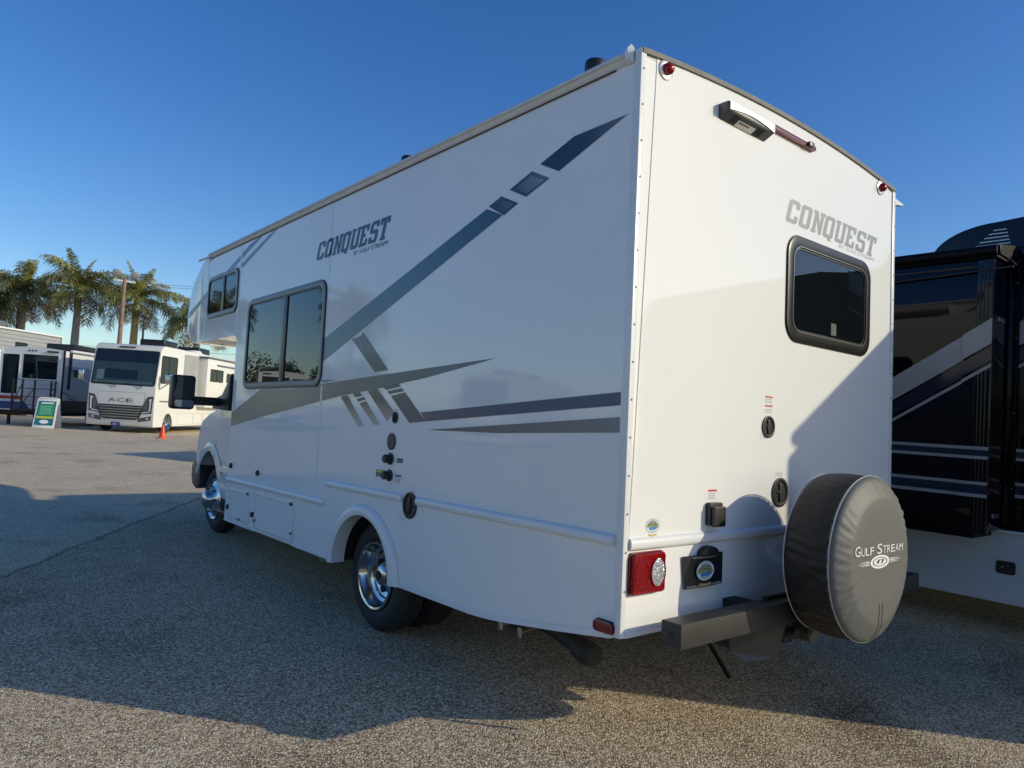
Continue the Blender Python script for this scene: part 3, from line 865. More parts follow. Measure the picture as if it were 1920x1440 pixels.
# service ports with labels
port(1.095, 1.460, 0.058, REAR, style='bowl')
tube('pull_tab', [(1.04, -0.006, 1.43), (1.033, -0.015, 1.41), (1.05, -0.012, 1.40)], 0.0018, WHITE_TRIM, rv, 6)
for z0, z1 in ((1.582, 1.622), (1.530, 1.575)):
    lb = plate('label', [(1.058, z0), (1.137, z0), (1.137, z1), (1.058, z1)], PAPER, rv, REAR, 0, 0.0012)
    sheet('print', [[(1.060, z1 - 0.010), (1.135, z1 - 0.010), (1.135, z1 - 0.001), (1.060, z1 - 0.001)]], INKR, lb, REAR, 0.0018)
    for k in range(3):
        sheet('print', [[(1.062, z0 + 0.004 + 0.008 * k), (1.13, z0 + 0.004 + 0.008 * k), (1.13, z0 + 0.007 + 0.008 * k), (1.062, z0 + 0.007 + 0.008 * k)]], INKG, lb, REAR, 0.0018)
port(1.224, 1.117, 0.078, REAR, style='bowl')
text('print', 'SPRAYPORT', INK, rv, lambda a, b: (1.178 + 0.072 * a, -0.0035, 1.213 + 0.008 * b))
text('print', 'OUTSIDE', INK, rv, lambda a, b: (1.178 + 0.072 * a, -0.0035, 1.201 + 0.008 * b))
e = empty('outlet_box', rv)
plate('box_base', rrect(0.572, 0.975, 0.672, 1.082, 0.01), BLACK, e, REAR, 0, 0.030, bevel=0.004)
plate('box_lid', rrect(0.578, 0.970, 0.668, 1.066, 0.008), BLACK, e, REAR, 0.031, 0.052, bevel=0.006)
lb = plate('label', [(0.586, 1.092), (0.660, 1.092), (0.660, 1.143), (0.586, 1.143)], PAPER, rv, REAR, 0, 0.0012)
sheet('print', [[(0.588, 1.132), (0.658, 1.132), (0.658, 1.142), (0.588, 1.142)]], INKR, lb, REAR, 0.0018)
for k in range(4):
    sheet('print', [[(0.590, 1.097 + 0.008 * k), (0.645, 1.097 + 0.008 * k), (0.645, 1.100 + 0.008 * k), (0.590, 1.100 + 0.008 * k)]], INKG, lb, REAR, 0.0018)
# round dealer emblem, used on the plate and as a sticker
E_BLUE = pbr('emblem_blue', (0.05, 0.22, 0.55), 0.4)
E_GREEN = pbr('emblem_olive', (0.33, 0.36, 0.14), 0.4)
E_TEAL = pbr('emblem_teal', (0.12, 0.22, 0.28), 0.4)
E_GOLD = pbr('emblem_gold', (0.50, 0.38, 0.10), 0.4)
def emblem(parent, cx, cz, r_, yb):
    F = lambda u, v_, w_: (cx + u * r_ * 1.5, yb - w_, cz + v_ * r_)
    sheet('emblem_disc', [ell(0, 0, 1.0, 1.0, 32)], PAPER, parent, F, 0.0006)
    ring('emblem_ring', ell(0, 0, 1.0, 1.0, 32), ell(0, 0, 0.93, 0.93, 32), E_TEAL, parent, F, 0.0, 0.0012)
    hill = [(-0.84, 0.1), (-0.5, 0.40), (0, 0.50), (0.5, 0.40), (0.84, 0.1), (0.8, -0.25), (-0.8, -0.25)]
    sheet('emblem_field', [hill], E_GREEN, parent, F, 0.0011)
    sheet('emblem_sky', [[(-0.72, 0.28), (-0.45, 0.55), (0, 0.64), (0.45, 0.55), (0.72, 0.28), (0.5, 0.36), (0, 0.46), (-0.5, 0.36)]], E_TEAL, parent, F, 0.0014)
    sheet('emblem_water', [[(-0.62, -0.42), (-0.35, -0.2), (0.1, -0.10), (0.74, -0.12), (0.66, -0.4), (0.35, -0.55), (-0.3, -0.56)]], E_BLUE, parent, F, 0.0017)
    text('emblem_print', 'RV WORLD', INK, parent, lambda a, b: F(-0.72 + 1.44 * a, 0.02 + 0.30 * b, 0.0022))
    text('emblem_print', "GERZENY'S", INK, parent, lambda a, b: F(-0.5 + 1.0 * a, 0.66 - 0.16 * (2 * a - 1) ** 2 + 0.20 * b, 0.0022))
    text('emblem_print', 'NOKOMIS FL', INK, parent, lambda a, b: F(-0.45 + 0.9 * a, -0.80 + 0.14 * (2 * a - 1) ** 2 + 0.16 * b, 0.0022))
    rib = [(-0.62 + 1.24 * i / 8, -1.12 - 0.12 * math.sin(PI * i / 8)) for i in range(9)]
    sheet('emblem_ribbon', [rib + [(a, b - 0.24) for a, b in reversed(rib)]], E_GOLD, parent, F, 0.0012)
st = empty('dealer_sticker', rv)
emblem(st, 0.187, 0.991, 0.031, -0.0030)
# tail lights
for sx in (0.0, 1.0):
    e = empty('tail_light', rv)
    g_ = (lambda x: x) if sx == 0 else (lambda x: W - x)
    a, b = sorted((g_(0.034), g_(0.250)))
    plate('base', rrect(a - 0.004, 0.703, b + 0.004, 0.884, 0.018), REDD, e, REAR, 0, 0.016, bevel=0.003)
    plate('lens', rrect(a, 0.707, b, 0.880, 0.018), RED, e, REAR, 0.016, 0.034, bevel=0.010, seg=3)
    c1, c2 = g_(0.092), g_(0.194)
    ring('brake_reflector', ell(c1, 0.795, 0.048, 0.058), ell(c1, 0.795, 0.043, 0.053), REDD, e, REAR, 0.033, 0.0365)
    rd = 0
    for rr, cnt in ((0.0, 1), (0.016, 6), (0.032, 12)):
        for k in range(cnt):
            t = 2 * PI * k / cnt
            lathe('led', [(0.0052, 0), (0.0036, 0.003), (0, 0.0035)], (c1 + rr * math.cos(t), -0.034, 0.795 + rr * 1.2 * math.sin(t)), (0, -1, 0), RED, e, 8)
    rf = plate('reversing_reflector', ell(c2, 0.795, 0.045, 0.060), CLEAR, e, REAR, 0.033, 0.038, bevel=0.003)
    ring('reflector_rim', ell(c2, 0.795, 0.050, 0.065), ell(c2, 0.795, 0.045, 0.060), RED, e, REAR, 0.033, 0.0395)
# licence plate, bowed away at its lower edge, with its lamp
e = empty('licence_plate', rv)
def PL(u, v_, w_):
    t = (u - 0.44) / 0.30
    return (u - 0.042, -0.012 - w_ - 0.016 * (1 - abs(2 * t - 1) ** 1.5) - 0.006 * t, v_ + 0.008 + 0.004 * t)
nn = 12
v = [PL(0.436 + 0.308 * i / nn + 0.02 * (1 - j / 3) * (1 - i / nn), 0.684 + 0.150 * j / 3, 0.0) for j in range(4) for i in range(nn + 1)]
f = [(j * (nn + 1) + i, j * (nn + 1) + i + 1, (j + 1) * (nn + 1) + i + 1, (j + 1) * (nn + 1) + i) for j in range(3) for i in range(nn)]
mk('plate', v, f, pbr('plate_black', (0.012, 0.014, 0.018), 0.3, var=0.05), e, smooth=True, recalc=False)
emblem(e, 0.543, 0.770, 0.047, -0.0335)
text('print', 'WWW.RVWORLDINC.COM', PRINT, e, lambda a, b: PL(0.50 + 0.18 * a, 0.8185 + 0.009 * b, 0.002))
text('print', 'NOKOMIS - FT MYERS', PRINT, e, lambda a, b: PL(0.472 + 0.25 * a, 0.687 + 0.011 * b, 0.002))
lampv = []
for i in range(13):
    t = PI * i / 12
    lampv.append((0.575 - 0.062 * math.cos(t), 0.836 + 0.046 * math.sin(t) ** 0.8 if 0 < i < 12 else 0.836))
plate('plate_lamp', lampv, BLACK, e, REAR, 0.0, 0.045, bevel=0.008, seg=2)
# hitch recess plate in the rear wall and the tube that carries the bumper
e = empty('hitch_recess', rv)
ring('recess_plate', rrect(0.672, 0.535, 0.932, 0.680, 0.012), rrect(0.716, 0.545, 0.893, 0.648, 0.004), WHITE_TRIM, e, REAR, 0, 0.004)
sheet('recess', [[(0.714, 0.543), (0.895, 0.543), (0.895, 0.650), (0.714, 0.650)]], BLACKR, e, REAR, 0.0015)
for u in (0.69, 0.915):
    lathe('rivet', [(0.006, 0), (0.004, 0.003), (0, 0.003)], (u, -0.004, 0.664), (0, -1, 0), STEEL, e, 8)
for xa in (0.735, 1.73):
    box('bumper_arm', (xa, -0.124, 0.535), (xa + 0.10, 0.30, 0.618), BLACKR, rv)
# square tube bumper
e = empty('rear_bumper', rv)
box('tube', (0.118, -0.226, 0.518), (2.462, -0.122, 0.622), BUMPER, e, bevel=0.007, seg=3)
for xx, sgn in ((0.118, -1), (2.462, 1)):
    lathe('end_hole', [(0.013, 0), (0.013, 0.0012), (0, 0.0012)], (xx, -0.174, 0.57), (sgn, 0, 0), BLACKR, e, 14)
box('spare_bracket', (0.86, -0.16, 0.624), (1.48, -0.14, 0.64), BLACKR, e)
# spare wheel inside its cover
e = empty('spare_wheel', rv)
SC = Vector((1.183, 0, 0.855))
box('carrier', (1.10, -0.29, 0.50), (1.24, -0.227, 0.95), BLACKR, e, bevel=0.005)
def cover():
    rng = random.Random(3)
    seg, RAD = 220, 0.386
    y0, y1 = -0.265, -0.505
    rings = []
    prof_ = [(0.20, y0 + 0.03, 0), (0.30, y0 + 0.02, 0), (0.352, y0 + 0.006, .3), (0.376, y0 - 0.012, .6)]
    for i in range(11):
        t = i / 10
        prof_.append((0.384 + 0.006 * math.sin(PI * t), y0 - 0.03 + (y1 - y0 + 0.045) * t, 1.0 if 0 < i < 10 else 0.7))
    side_n = len(prof_)
    face = [(0.386, y1 + 0.022, 0), (0.385, y1 + 0.004, .3), (0.378, y1 - 0.006, .6), (0.366, y1 - 0.014, 1.), (0.35, y1 - 0.022, 1.1), (0.33, y1 - 0.031, 1.0), (0.310, y1 - 0.039, .8), (0.295, y1 - 0.044, .45), (0.284, y1 - 0.0462, .12), (0.22, y1 - 0.0468, .05), (0.14, y1 - 0.047, .03), (0.06, y1 - 0.047, .02), (0.0, y1 - 0.047, 0)]
    waves = [(rng.randint(14, 64), rng.uniform(0, 6.28), rng.uniform(4, 16) * rng.choice((1, 1, -1)), rng.uniform(0.4, 1.0)) for _ in range(10)]
    def wr(t, y, kind):
        s = 0
        for k, ph, sk, a in waves:
            s += a * math.sin(k * t + ph + sk * y * 3.2)
        # folds gather on the camera-left flank and fade at the bottom
        g = 0.55 + 0.45 * math.sin(t * 2 + 0.7)
        return s / 3.2 * g
    def build(prof_, name, mat, amp, close):
        v, f = [], []
        m = len(prof_)
        for i in range(seg):
            t = 2 * PI * i / seg
            for (r_, y, wv) in prof_:
                d = amp * wv * wr(t, y if name == 'cover_side' else y * 2.5, name)
                if name == 'cover_side':
                    rr = r_ + d
                    v.append((SC.x + rr * math.cos(t), y, SC.z + rr * math.sin(t)))
                else:
                    v.append((SC.x + r_ * math.cos(t), y - d, SC.z + r_ * math.sin(t)))
        for i in range(seg):
            j = (i + 1) % seg
            for k in range(m - 1):
                f.append((i * m + k, j * m + k, j * m + k + 1, i * m + k + 1))
        o = mk(name, v, f, mat, e, smooth=True, angle=60)
        return o
    build(prof_, 'cover_side', VINYL, 0.0085, False)
    build(face, 'cover_face', VINYLG, 0.0042, True)
    for rr, yy in ((0.3885, y1 + 0.012), (0.381, y0 - 0.010)):
        tube('piping', [(SC.x + rr * math.cos(2 * PI * i / 96), yy, SC.z + rr * math.sin(2 * PI * i / 96)) for i in range(96)], 0.0028, PIPING, e, 6, closed=True)
    return y1 - 0.0478
yf = cover()
for dx in (-0.016, 0.016):
    tube('seam', [(SC.x + dx + 0.004 * math.sin(i * 1.3), -0.505 - 0.0478 * min(1.0, (0.386 - (0.20 + 0.186 * i / 10)) / 0.095) ** 0.8 - 0.0006 if i < 10 else -0.497, SC.z - 0.20 - 0.186 * i / 10) for i in range(11)], 0.0011, pbr('seam_thread', (0.05, 0.05, 0.048), 0.6), e, 5)
F = lambda a, b: (0.985 + 0.40 * a, yf - 0.0022, 0.868 + b)
def caps(word, x0, x1, big, small):
    wds = word.split(' ')
    lens = [1.25 + 0.92 * (len(q) - 1) for q in wds]
    tot = sum(lens) + 0.55 * (len(wds) - 1)
    x = 0
    for q, l in zip(wds, lens):
        for i, c in enumerate(q):
            wd = 1.25 if i == 0 else 0.92
            h = big if i == 0 else small
            u0, u1 = x0 + (x1 - x0) * x / tot, x0 + (x1 - x0) * (x + wd * 0.86) / tot
            text('letter', c, PRINT, e, lambda a, b, u0=u0, u1=u1, h=h: (u0 + (u1 - u0) * a, yf - 0.002, 0.888 + h * b))
            x += wd
        x += 0.55
caps('GULF STREAM', 0.915, 1.415, 0.046, 0.035)
FE = lambda u, v_, w_: (1.165 + u * 1.5, yf - w_, 0.851 + v_)
ring('logo_ring', ell(0, 0, 0.066, 0.031), ell(0, 0, 0.050, 0.0215), PRINT, e, FE, 0.001, 0.002)
sheet('logo_disc', [ell(0, 0, 0.044, 0.018)], PRINT, e, FE, 0.002)
sheet('logo_mark', [[(-0.026, -0.002), (-0.012, 0.011), (0.004, 0.011), (-0.006, 0.003), (-0.012, -0.009)], [(0.006, 0.011), (0.028, 0.011), (0.014, -0.010), (0.008, -0.010), (0.012, 0.003)]], INK, e, FE, 0.003)
for sg in (-1, 1):
    for k, (zz, l0, l1) in enumerate(((0.0075, 0.072, 0.135), (0.0, 0.072, 0.150), (-0.0075, 0.072, 0.135))):
        sheet('logo_wing', [[(sg * l0, zz - 0.0022), (sg * l1, zz - 0.0004), (sg * l1, zz + 0.0004), (sg * l0, zz + 0.0022)]], PRINT, e, FE, 0.002)
# hitch receiver and brackets under the bumper
e = empty('tow_hitch', rv)
mk('gusset', [(0.66, -0.10, 0.53), (0.66, -0.10, 0.40), (0.72, -0.14, 0.355), (0.90, -0.2, 0.36), (0.96, -0.21, 0.53), (0.66, -0.092, 0.53), (0.66, -0.092, 0.40), (0.72, -0.132, 0.355), (0.90, -0.192, 0.36), (0.96, -0.202, 0.53)],
   [(0, 1, 2, 3, 4), (9, 8, 7, 6, 5), (0, 5, 6, 1), (1, 6, 7, 2), (2, 7, 8, 3), (3, 8, 9, 4), (4, 9, 5, 0)], BLACK, e)
box('cross_tube', (0.70, -0.07, 0.40), (1.86, 0.01, 0.48), BLACKR, e, bevel=0.005)
box('receiver', (1.20, -0.19, 0.39), (1.29, 0.05, 0.48), BLACK, e, bevel=0.006)
lathe('collar', [(0.06, 0), (0.06, 0.012), (0.035, 0.012)], (1.245, -0.19, 0.435), (0, -1, 0), BLACK, e, 20)
tube('chain_loop', [(1.38 + 0.03 * math.cos(t * 0.6), -0.12, 0.41 + 0.03 * math.sin(t * 0.6)) for t in range(11)], 0.006, BLACK, e, 6)
box('plug_bracket', (1.02, -0.17, 0.40), (1.09, -0.09, 0.50), BLACK, e, bevel=0.004)
cyl('plug', (1.055, -0.17, 0.45), (1.055, -0.21, 0.45), 0.025, BLACK, e, 14)
tube('drain_hose', [(0.50, -0.05, 0.53), (0.51, -0.08, 0.47), (0.56, -0.13, 0.36), (0.585, -0.15, 0.31)], 0.011, pbr('hose_black', (0.004, 0.004, 0.004), 0.9, spec=0.1), e, 8)
for xx in (0.80, 1.68):
    box('chassis_rail', (xx, 0.0, 0.46), (xx + 0.08, 6.6, 0.60), UNDER, rv)
# waste pipe, valves and tail pipe below the floor
e = empty('drain_plumbing', rv)
tube('waste_pipe', [(0.34, 1.15, 0.40), (0.32, 0.95, 0.385), (0.30, 0.75, 0.37), (0.28, 0.55, 0.34), (0.26, 0.42, 0.32)], 0.045, UNDER, e, 14)
lathe('pipe_collar', [(0.047, 0), (0.058, 0.01), (0.058, 0.06), (0.052, 0.10), (0.045, 0.10)], (0.27, 0.50, 0.33), (-0.1, -0.9, -0.2), UNDER, e, 20)
lathe('pipe_cap', [(0.052, 0), (0.052, 0.05), (0.04, 0.06), (0, 0.06)], (0.26, 0.42, 0.325), (-0.25, -0.9, -0.1), UNDER, e, 20)
box('valve', (0.27, 0.98, 0.29), (0.35, 1.06, 0.42), UNDER, e, bevel=0.01)
for yy in (1.02, 0.86):
    cyl('valve_handle', (0.30, yy, 0.33), (0.20, yy, 0.32), 0.006, STEEL, e, 8)
    box('handle_grip', (0.185, yy - 0.012, 0.295), (0.2, yy + 0.012, 0.345), STEEL, e, bevel=0.003)
tube('exhaust_pipe', [(0.55, 4.6, 0.32), (0.5, 4.2, 0.31), (0.36, 3.9, 0.30), (0.30, 3.55, 0.325), (0.26, 3.35, 0.315), (0.22, 3.3, 0.305)], 0.03, STEEL, rv, 12)
box('step_bracket', (0.30, 3.86, 0.30), (0.36, 3.92, 0.45), UNDER, rv, bevel=0.005)
box('fuel_tank', (0.7, 3.1, 0.32), (1.8, 4.3, 0.5), UNDER, rv, bevel=0.03)

# ---- cab
e = empty('cab', rv)
CX0, CX1 = 0.245, W - 0.245
cp = [(4.95, 0.50), (5.74, 0.50), (5.84, 0.515), (5.93, 0.62), (6.0, 0.71), (6.08, 0.82), (6.17, 0.91), (6.30, 0.972), (6.45, 0.985), (6.58, 0.95), (6.645, 0.88), (6.68, 0.80),
      (6.72, 0.79), (6.765, 0.86), (6.775, 0.95), (6.75, 1.10), (6.70, 1.23), (6.63, 1.315), (6.40, 1.395), (6.15, 1.44), (5.9, 1.45), (4.95, 1.45)]
CABP = pbr('cab_paint', (0.66, 0.68, 0.70), 0.06, coat=0.6, var=0.02, vscale=2, bump=0.03, bscale=3.0)
k = len(cp)
def cab_x(y, z_):
    t = max(0, (y - 6.2) / 0.55)
    return 0.0
vv = [(CX0 + cab_x(a, b), a, b) for a, b in cp] + [(CX1 - cab_x(a, b), a, b) for a, b in cp]
ff = [tuple(range(k)), tuple(range(2 * k - 1, k - 1, -1))] + [(i, (i + 1) % k, k + (i + 1) % k, k + i) for i in range(k)]
mk('cab_body', vv, ff, CABP, e, bevel=0.045, seg=5, angle=50)
# rounded shoulder along bonnet and wing
sh = [(5.0, 1.43), (5.9, 1.445), (6.15, 1.435), (6.40, 1.39), (6.60, 1.315)]
# bulged wing panel over the arch
wv, wf = [], []
ang = [i / 16 for i in range(17)]
for i, t in enumerate(ang):
    y = 5.86 + (6.70 - 5.86) * t
    zb = 0.53 + 0.45 * math.sin(PI * min(1, 0.10 + t * 0.82)) ** 0.75
    for q in range(6):
        s = q / 5
        wv.append((CX0 - 0.014 * math.sin(PI * min(1, s * 1.0)) * (1 - 0.3 * t) - 0.004, y, zb + 0.002 + (0.10) * s))
for i in range(16):
    for q in range(5):
        wf.append((i * 6 + q, (i + 1) * 6 + q, (i + 1) * 6 + q + 1, i * 6 + q + 1))
mk('wheel_arch_lip', wv, wf, CABP, e, smooth=True, angle=70)
for yy0, yy1, z0, z1 in ((6.035, 5.955, 1.42, 0.64),):
    mk('door_gap', [(CX0 - 0.0015 + 0.06, 6.01, 1.425), (CX0 - 0.0015, 6.085, 1.10), (CX0 - 0.0015, 6.105, 0.97), (CX0 - 0.0015, 6.113, 0.97), (CX0 - 0.0015, 6.093, 1.10), (CX0 - 0.0015 + 0.06, 6.018, 1.425)], [(0, 1, 4, 5), (1, 2, 3, 4)], INK, e, recalc=False)
box('door_trim', (CX0 - 0.014, 5.0, 0.78), (CX0 + 0.002, 5.9, 0.84), CABP, e, bevel=0.006)
text('badge', '4500', CHROME, e, lambda a, b: (CX0 - 0.003, 5.90 - 0.12 * a, 0.86 + 0.04 * b))
box('running_board', (0.20, 5.0, 0.36), (0.40, 5.95, 0.40), BLACK, e, bevel=0.012)
# greenhouse
gp = [(4.98, 1.452), (6.02, 1.452), (5.35, 2.07), (4.98, 2.12)]
vv = [(0.30 + 0.08 * (b - 1.45), a, b) for a, b in gp] + [(W - 0.30 - 0.08 * (b - 1.45), a, b) for a, b in gp]
mk('greenhouse', vv, [(0, 1, 2, 3), (7, 6, 5, 4), (0, 4, 5, 1), (1, 5, 6, 2), (2, 6, 7, 3), (3, 7, 4, 0)], GLASS, e)
box('cab_roof', (0.36, 4.96, 2.08), (W - 0.36, 5.45, 2.15), CABP, e, bevel=0.02)
mk('bonnet_bulge', [(0.45, 6.0, 1.452), (W - 0.45, 6.0, 1.452), (W - 0.5, 6.62, 1.34), (0.5, 6.62, 1.34), (0.5, 6.0, 1.50), (W - 0.5, 6.0, 1.50), (W - 0.55, 6.62, 1.37), (0.55, 6.62, 1.37)],
   [(4, 5, 6, 7), (0, 1, 5, 4), (1, 2, 6, 5), (2, 3, 7, 6), (3, 0, 4, 7), (0, 3, 2, 1)], CABP, e, bevel=0.02)
# front bumper, grille and lamps
bp_ = [(6.66, 0.56), (6.80, 0.52), (6.96, 0.56), (7.02, 0.66), (7.02, 0.78), (6.95, 0.83), (6.70, 0.85)]
k = len(bp_)
vv = [(0.27 + 0.02 * (a - 6.66), a, b) for a, b in bp_] + [(W - 0.27 - 0.02 * (a - 6.66), a, b) for a, b in bp_]
mk('front_bumper', vv, [tuple(range(k)), tuple(range(2 * k - 1, k - 1, -1))] + [(i, (i + 1) % k, k + (i + 1) % k, k + i) for i in range(k)], BLACK, e, bevel=0.015)
box('grille', (0.75, 6.76, 0.86), (W - 0.75, 6.80, 1.18), CHROME, e, bevel=0.01)
for xa in (0.34, W - 0.70):
    box('headlight', (xa, 6.72, 0.9), (xa + 0.36, 6.80, 1.14), CLEAR, e, bevel=0.02)
wheel(rv, 0.315, 6.27, 0.086 + 0.367, -1, style='hub')
wheel(rv, W - 0.315, 6.27, 0.086 + 0.367, 1, style='hub')
box('front_axle', (0.5, 6.2, 0.38), (W - 0.5, 6.34, 0.5), UNDER, rv, bevel=0.02)
box('wing_liner', (0.62, 5.9, 0.5), (W - 0.62, 6.65, 0.95), BLACKR, rv)
# door mirrors
for sg in (-1, 1):
    mx = (lambda x: x) if sg < 0 else (lambda x: W - x)
    e2 = empty('door_mirror', rv)
    def mb(nm, x0, x1, y0, y1, z0, z1, mat, bev):
        a, b = sorted((mx(x0), mx(x1)))
        return box(nm, (a, y0, z0), (b, y1, z1), mat, e2, bevel=bev, seg=4)
    hd = mb('mirror_head', -0.325, -0.095, 5.78, 5.93, 1.425, 1.775, BLACK, 0.045)
    a, b = sorted((mx(-0.305), mx(-0.112)))
    sheet('mirror_glass', [rrect(a, 1.535, b, 1.757, 0.03)], pbr('mirror_dark', (0.02, 0.024, 0.032), 0.02, spec=0.9, var=0.02), e2, lambda u, v_, w_: (u, 5.78 - w_, v_), 0.0015)
    sheet('spotter_glass', [rrect(a + 0.01, 1.447, b, 1.520, 0.02)], MGLASS, e2, lambda u, v_, w_: (u, 5.78 - w_, v_), 0.0015)
    mb('mirror_arm', -0.11, 0.20, 5.82, 5.90, 1.475, 1.565, BLACK, 0.02)
    sail = [(5.50, 1.43), (6.04, 1.45), (5.95, 1.56), (5.74, 1.60), (5.62, 1.70), (5.50, 1.82)]
    kk = len(sail)
    mk('mirror_sail', [(mx(0.15), a_, b_) for a_, b_ in sail] + [(mx(0.34), a_, b_) for a_, b_ in sail], [tuple(range(kk)), tuple(range(2 * kk - 1, kk - 1, -1))] + [(i, (i + 1) % kk, kk + (i + 1) % kk, kk + i) for i in range(kk)], BLACK, e2, bevel=0.02, seg=2)
# roof vents and an awning case on the far side
for xx, yy, zz, r_ in ((0.42, 0.70, 3.437, 0.060), (0.42, 2.66, 3.41, 0.055)):
    e2 = empty('roof_vent', rv)
    cyl('vent_pipe', (xx, yy, 3.09), (xx, yy, zz - 0.06), r_ * 0.6, BLACK, e2, 18)
    lathe('vent_cap', [(r_ * 0.8, -0.075), (r_, -0.065), (r_, -0.015), (r_ * 0.92, 0.0), (0, 0.004)], (xx, yy, zz), (0, 0, 1), BLACK, e2, 28)
e2 = empty('awning', rv)
mk('awning_case', [(W + 0.001, 0.35, 2.93), (W + 0.10, 0.35, 2.965), (W + 0.12, 0.35, 3.0), (W + 0.001, 0.35, 3.06), (W + 0.001, 4.6, 2.93), (W + 0.10, 4.6, 2.965), (W + 0.12, 4.6, 3.0), (W + 0.001, 4.6, 3.06)],
   [(0, 1, 2, 3), (7, 6, 5, 4), (0, 4, 5, 1), (1, 5, 6, 2), (2, 6, 7, 3), (3, 7, 4, 0)], WHITE_TRIM, e2, bevel=0.006)
mk('rear_fin', [(W + 0.007, -0.004, 3.036), (W + 0.138, -0.004, 3.021), (W + 0.138, -0.004, 3.014), (W + 0.007, -0.004, 2.992), (W + 0.007, 0.03, 3.036), (W + 0.138, 0.03, 3.021), (W + 0.138, 0.03, 3.014), (W + 0.007, 0.03, 2.992)], [(0, 1, 2, 3), (7, 6, 5, 4), (0, 4, 5, 1), (1, 5, 6, 2), (2, 6, 7, 3), (3, 7, 4, 0)], WHITE_TRIM, e2)

# ================================================================== black motorhome to the right
bk = thing('motorhome', 'glossy black motorhome with silver stripes, slide-out and white lower skirt', 'motorhome')
BPAINT = pbr('black_coach_paint', (0.003, 0.003, 0.005), 0.03, spec=0.38, coat=0.0, var=0.05, vscale=2, bump=0.006, bscale=2.0)
BTRIM = pbr('black_trim', (0.003, 0.003, 0.005), 0.5, spec=0.15, var=0.1)
SILVB = pbr('silver_stripe', (0.30, 0.31, 0.33), 0.25, var=0.04)
NAVYB = pbr('navy_stripe', (0.018, 0.024, 0.042), 0.12, var=0.04)
BX, SX, BR = 4.45, 4.0, 6.95
BY0, BY1 = -3.75, 3.7
zs0 = 0.80
pp = [(BY0, zs0), (BY1 + 0.25, zs0), (BY1 + 0.22, 1.5), (BY1, 2.75), (BY1 - 0.25, 3.06), (BY1 - 0.6, 3.10), (BY0 + 0.3, 3.10), (BY0 + 0.05, 3.03), (BY0, 2.8)]
k = len(pp)
mk('upper_body', [(BX, a, b) for a, b in pp] + [(BR, a, b) for a, b in pp], [tuple(range(k)), tuple(range(2 * k - 1, k - 1, -1))] + [(i, (i + 1) % k, k + (i + 1) % k, k + i) for i in range(k)], BPAINT, bk, bevel=0.05, seg=3)
arch1, arch2 = 2.4, -1.9
sk = [(BY0, 0.235), (arch2 - 0.48, 0.235)] + [(arch2 - 0.45 * math.cos(PI * i / 12), 0.24 + 0.46 * math.sin(PI * i / 12)) for i in range(13)] + [(arch2 + 0.48, 0.235), (arch1 - 0.48, 0.235)]
sk += [(arch1 - 0.45 * math.cos(PI * i / 12), 0.24 + 0.46 * math.sin(PI * i / 12)) for i in range(13)] + [(arch1 + 0.48, 0.235), (BY1 + 0.2, 0.27), (BY1 + 0.27, 0.4), (BY1 + 0.26, 0.797), (BY0, 0.797)]
k = len(sk)
SKIRT = pbr('pearl_white_paint', (0.62, 0.63, 0.64), 0.12, var=0.02)
mk('lower_skirt', [(BX - 0.012, a, b) for a, b in sk] + [(BR + 0.012, a, b) for a, b in sk], [tuple(range(k)), tuple(range(2 * k - 1, k - 1, -1))] + [(i, (i + 1) % k, k + (i + 1) % k, k + i) for i in range(k)], SKIRT, bk, bevel=0.012, seg=2)
for yy in (arch1, arch2):
    wheel(bk, BX + 0.06, yy, 0.41, -1, rad=0.41, wid=0.24, rim=0.25)
    wheel(bk, BR - 0.06, yy, 0.41, 1, rad=0.41, wid=0.24, rim=0.25)
    box('wheel_housing', (BX + 0.35, yy - 0.44, 0.3), (BR - 0.35, yy + 0.44, 0.7), BLACKR, bk)
# slide-outs
BFACE = lambda u, v_, w_: (SX - w_, u, v_)
BWALL = lambda u, v_, w_: (BX - w_, u, v_)
def slide(y0, y1, trim=0.0):
    e = empty('slide_out', bk)
    box('slide_box', (SX, y0, 0.825), (BX + 0.05, y1, 2.945), BPAINT, e, bevel=0.006)
    for ya, yb in ((y0 - 0.004, y0 + 0.115), (y1 - 0.115, y1 + 0.004)):
        box('slide_flange', (SX - 0.018, ya, 0.805), (SX + 0.03, yb, 2.93), BPAINT, e, bevel=0.012, seg=4)
    for ya in (y0 + 0.035, y0 + 0.06, y0 + 0.085):
        cyl('flange_rib', (SX - 0.018, ya, 0.83), (SX - 0.018, ya, 2.90), 0.006, BPAINT, e, 8)
    box('slide_base', (SX + 0.02, y0 + 0.1, 0.76), (BX, y1 - 0.1, 0.823), BTRIM, e)
    yprism('topper_roof', [(SX - 0.03, 2.935), (SX - 0.045, 2.98), (SX - 0.02, 3.03), (BX + 0.02, 3.11), (BX + 0.02, 2.935)], y0 - 0.02 + trim, y1 + 0.02, BTRIM, e)
    cyl('topper_roller', (SX - 0.035, y0 - 0.03 + trim, 2.985), (SX - 0.035, y1 + 0.03, 2.985), 0.042, BTRIM, e, 20)
    box('topper_rail', (SX - 0.012, y0, 2.865), (SX + 0.002, y1, 2.885), FRAMEB, e, bevel=0.003)
    return e
s1 = slide(-0.09, 3.0)
s2 = slide(-3.2, -1.2, 0.14)
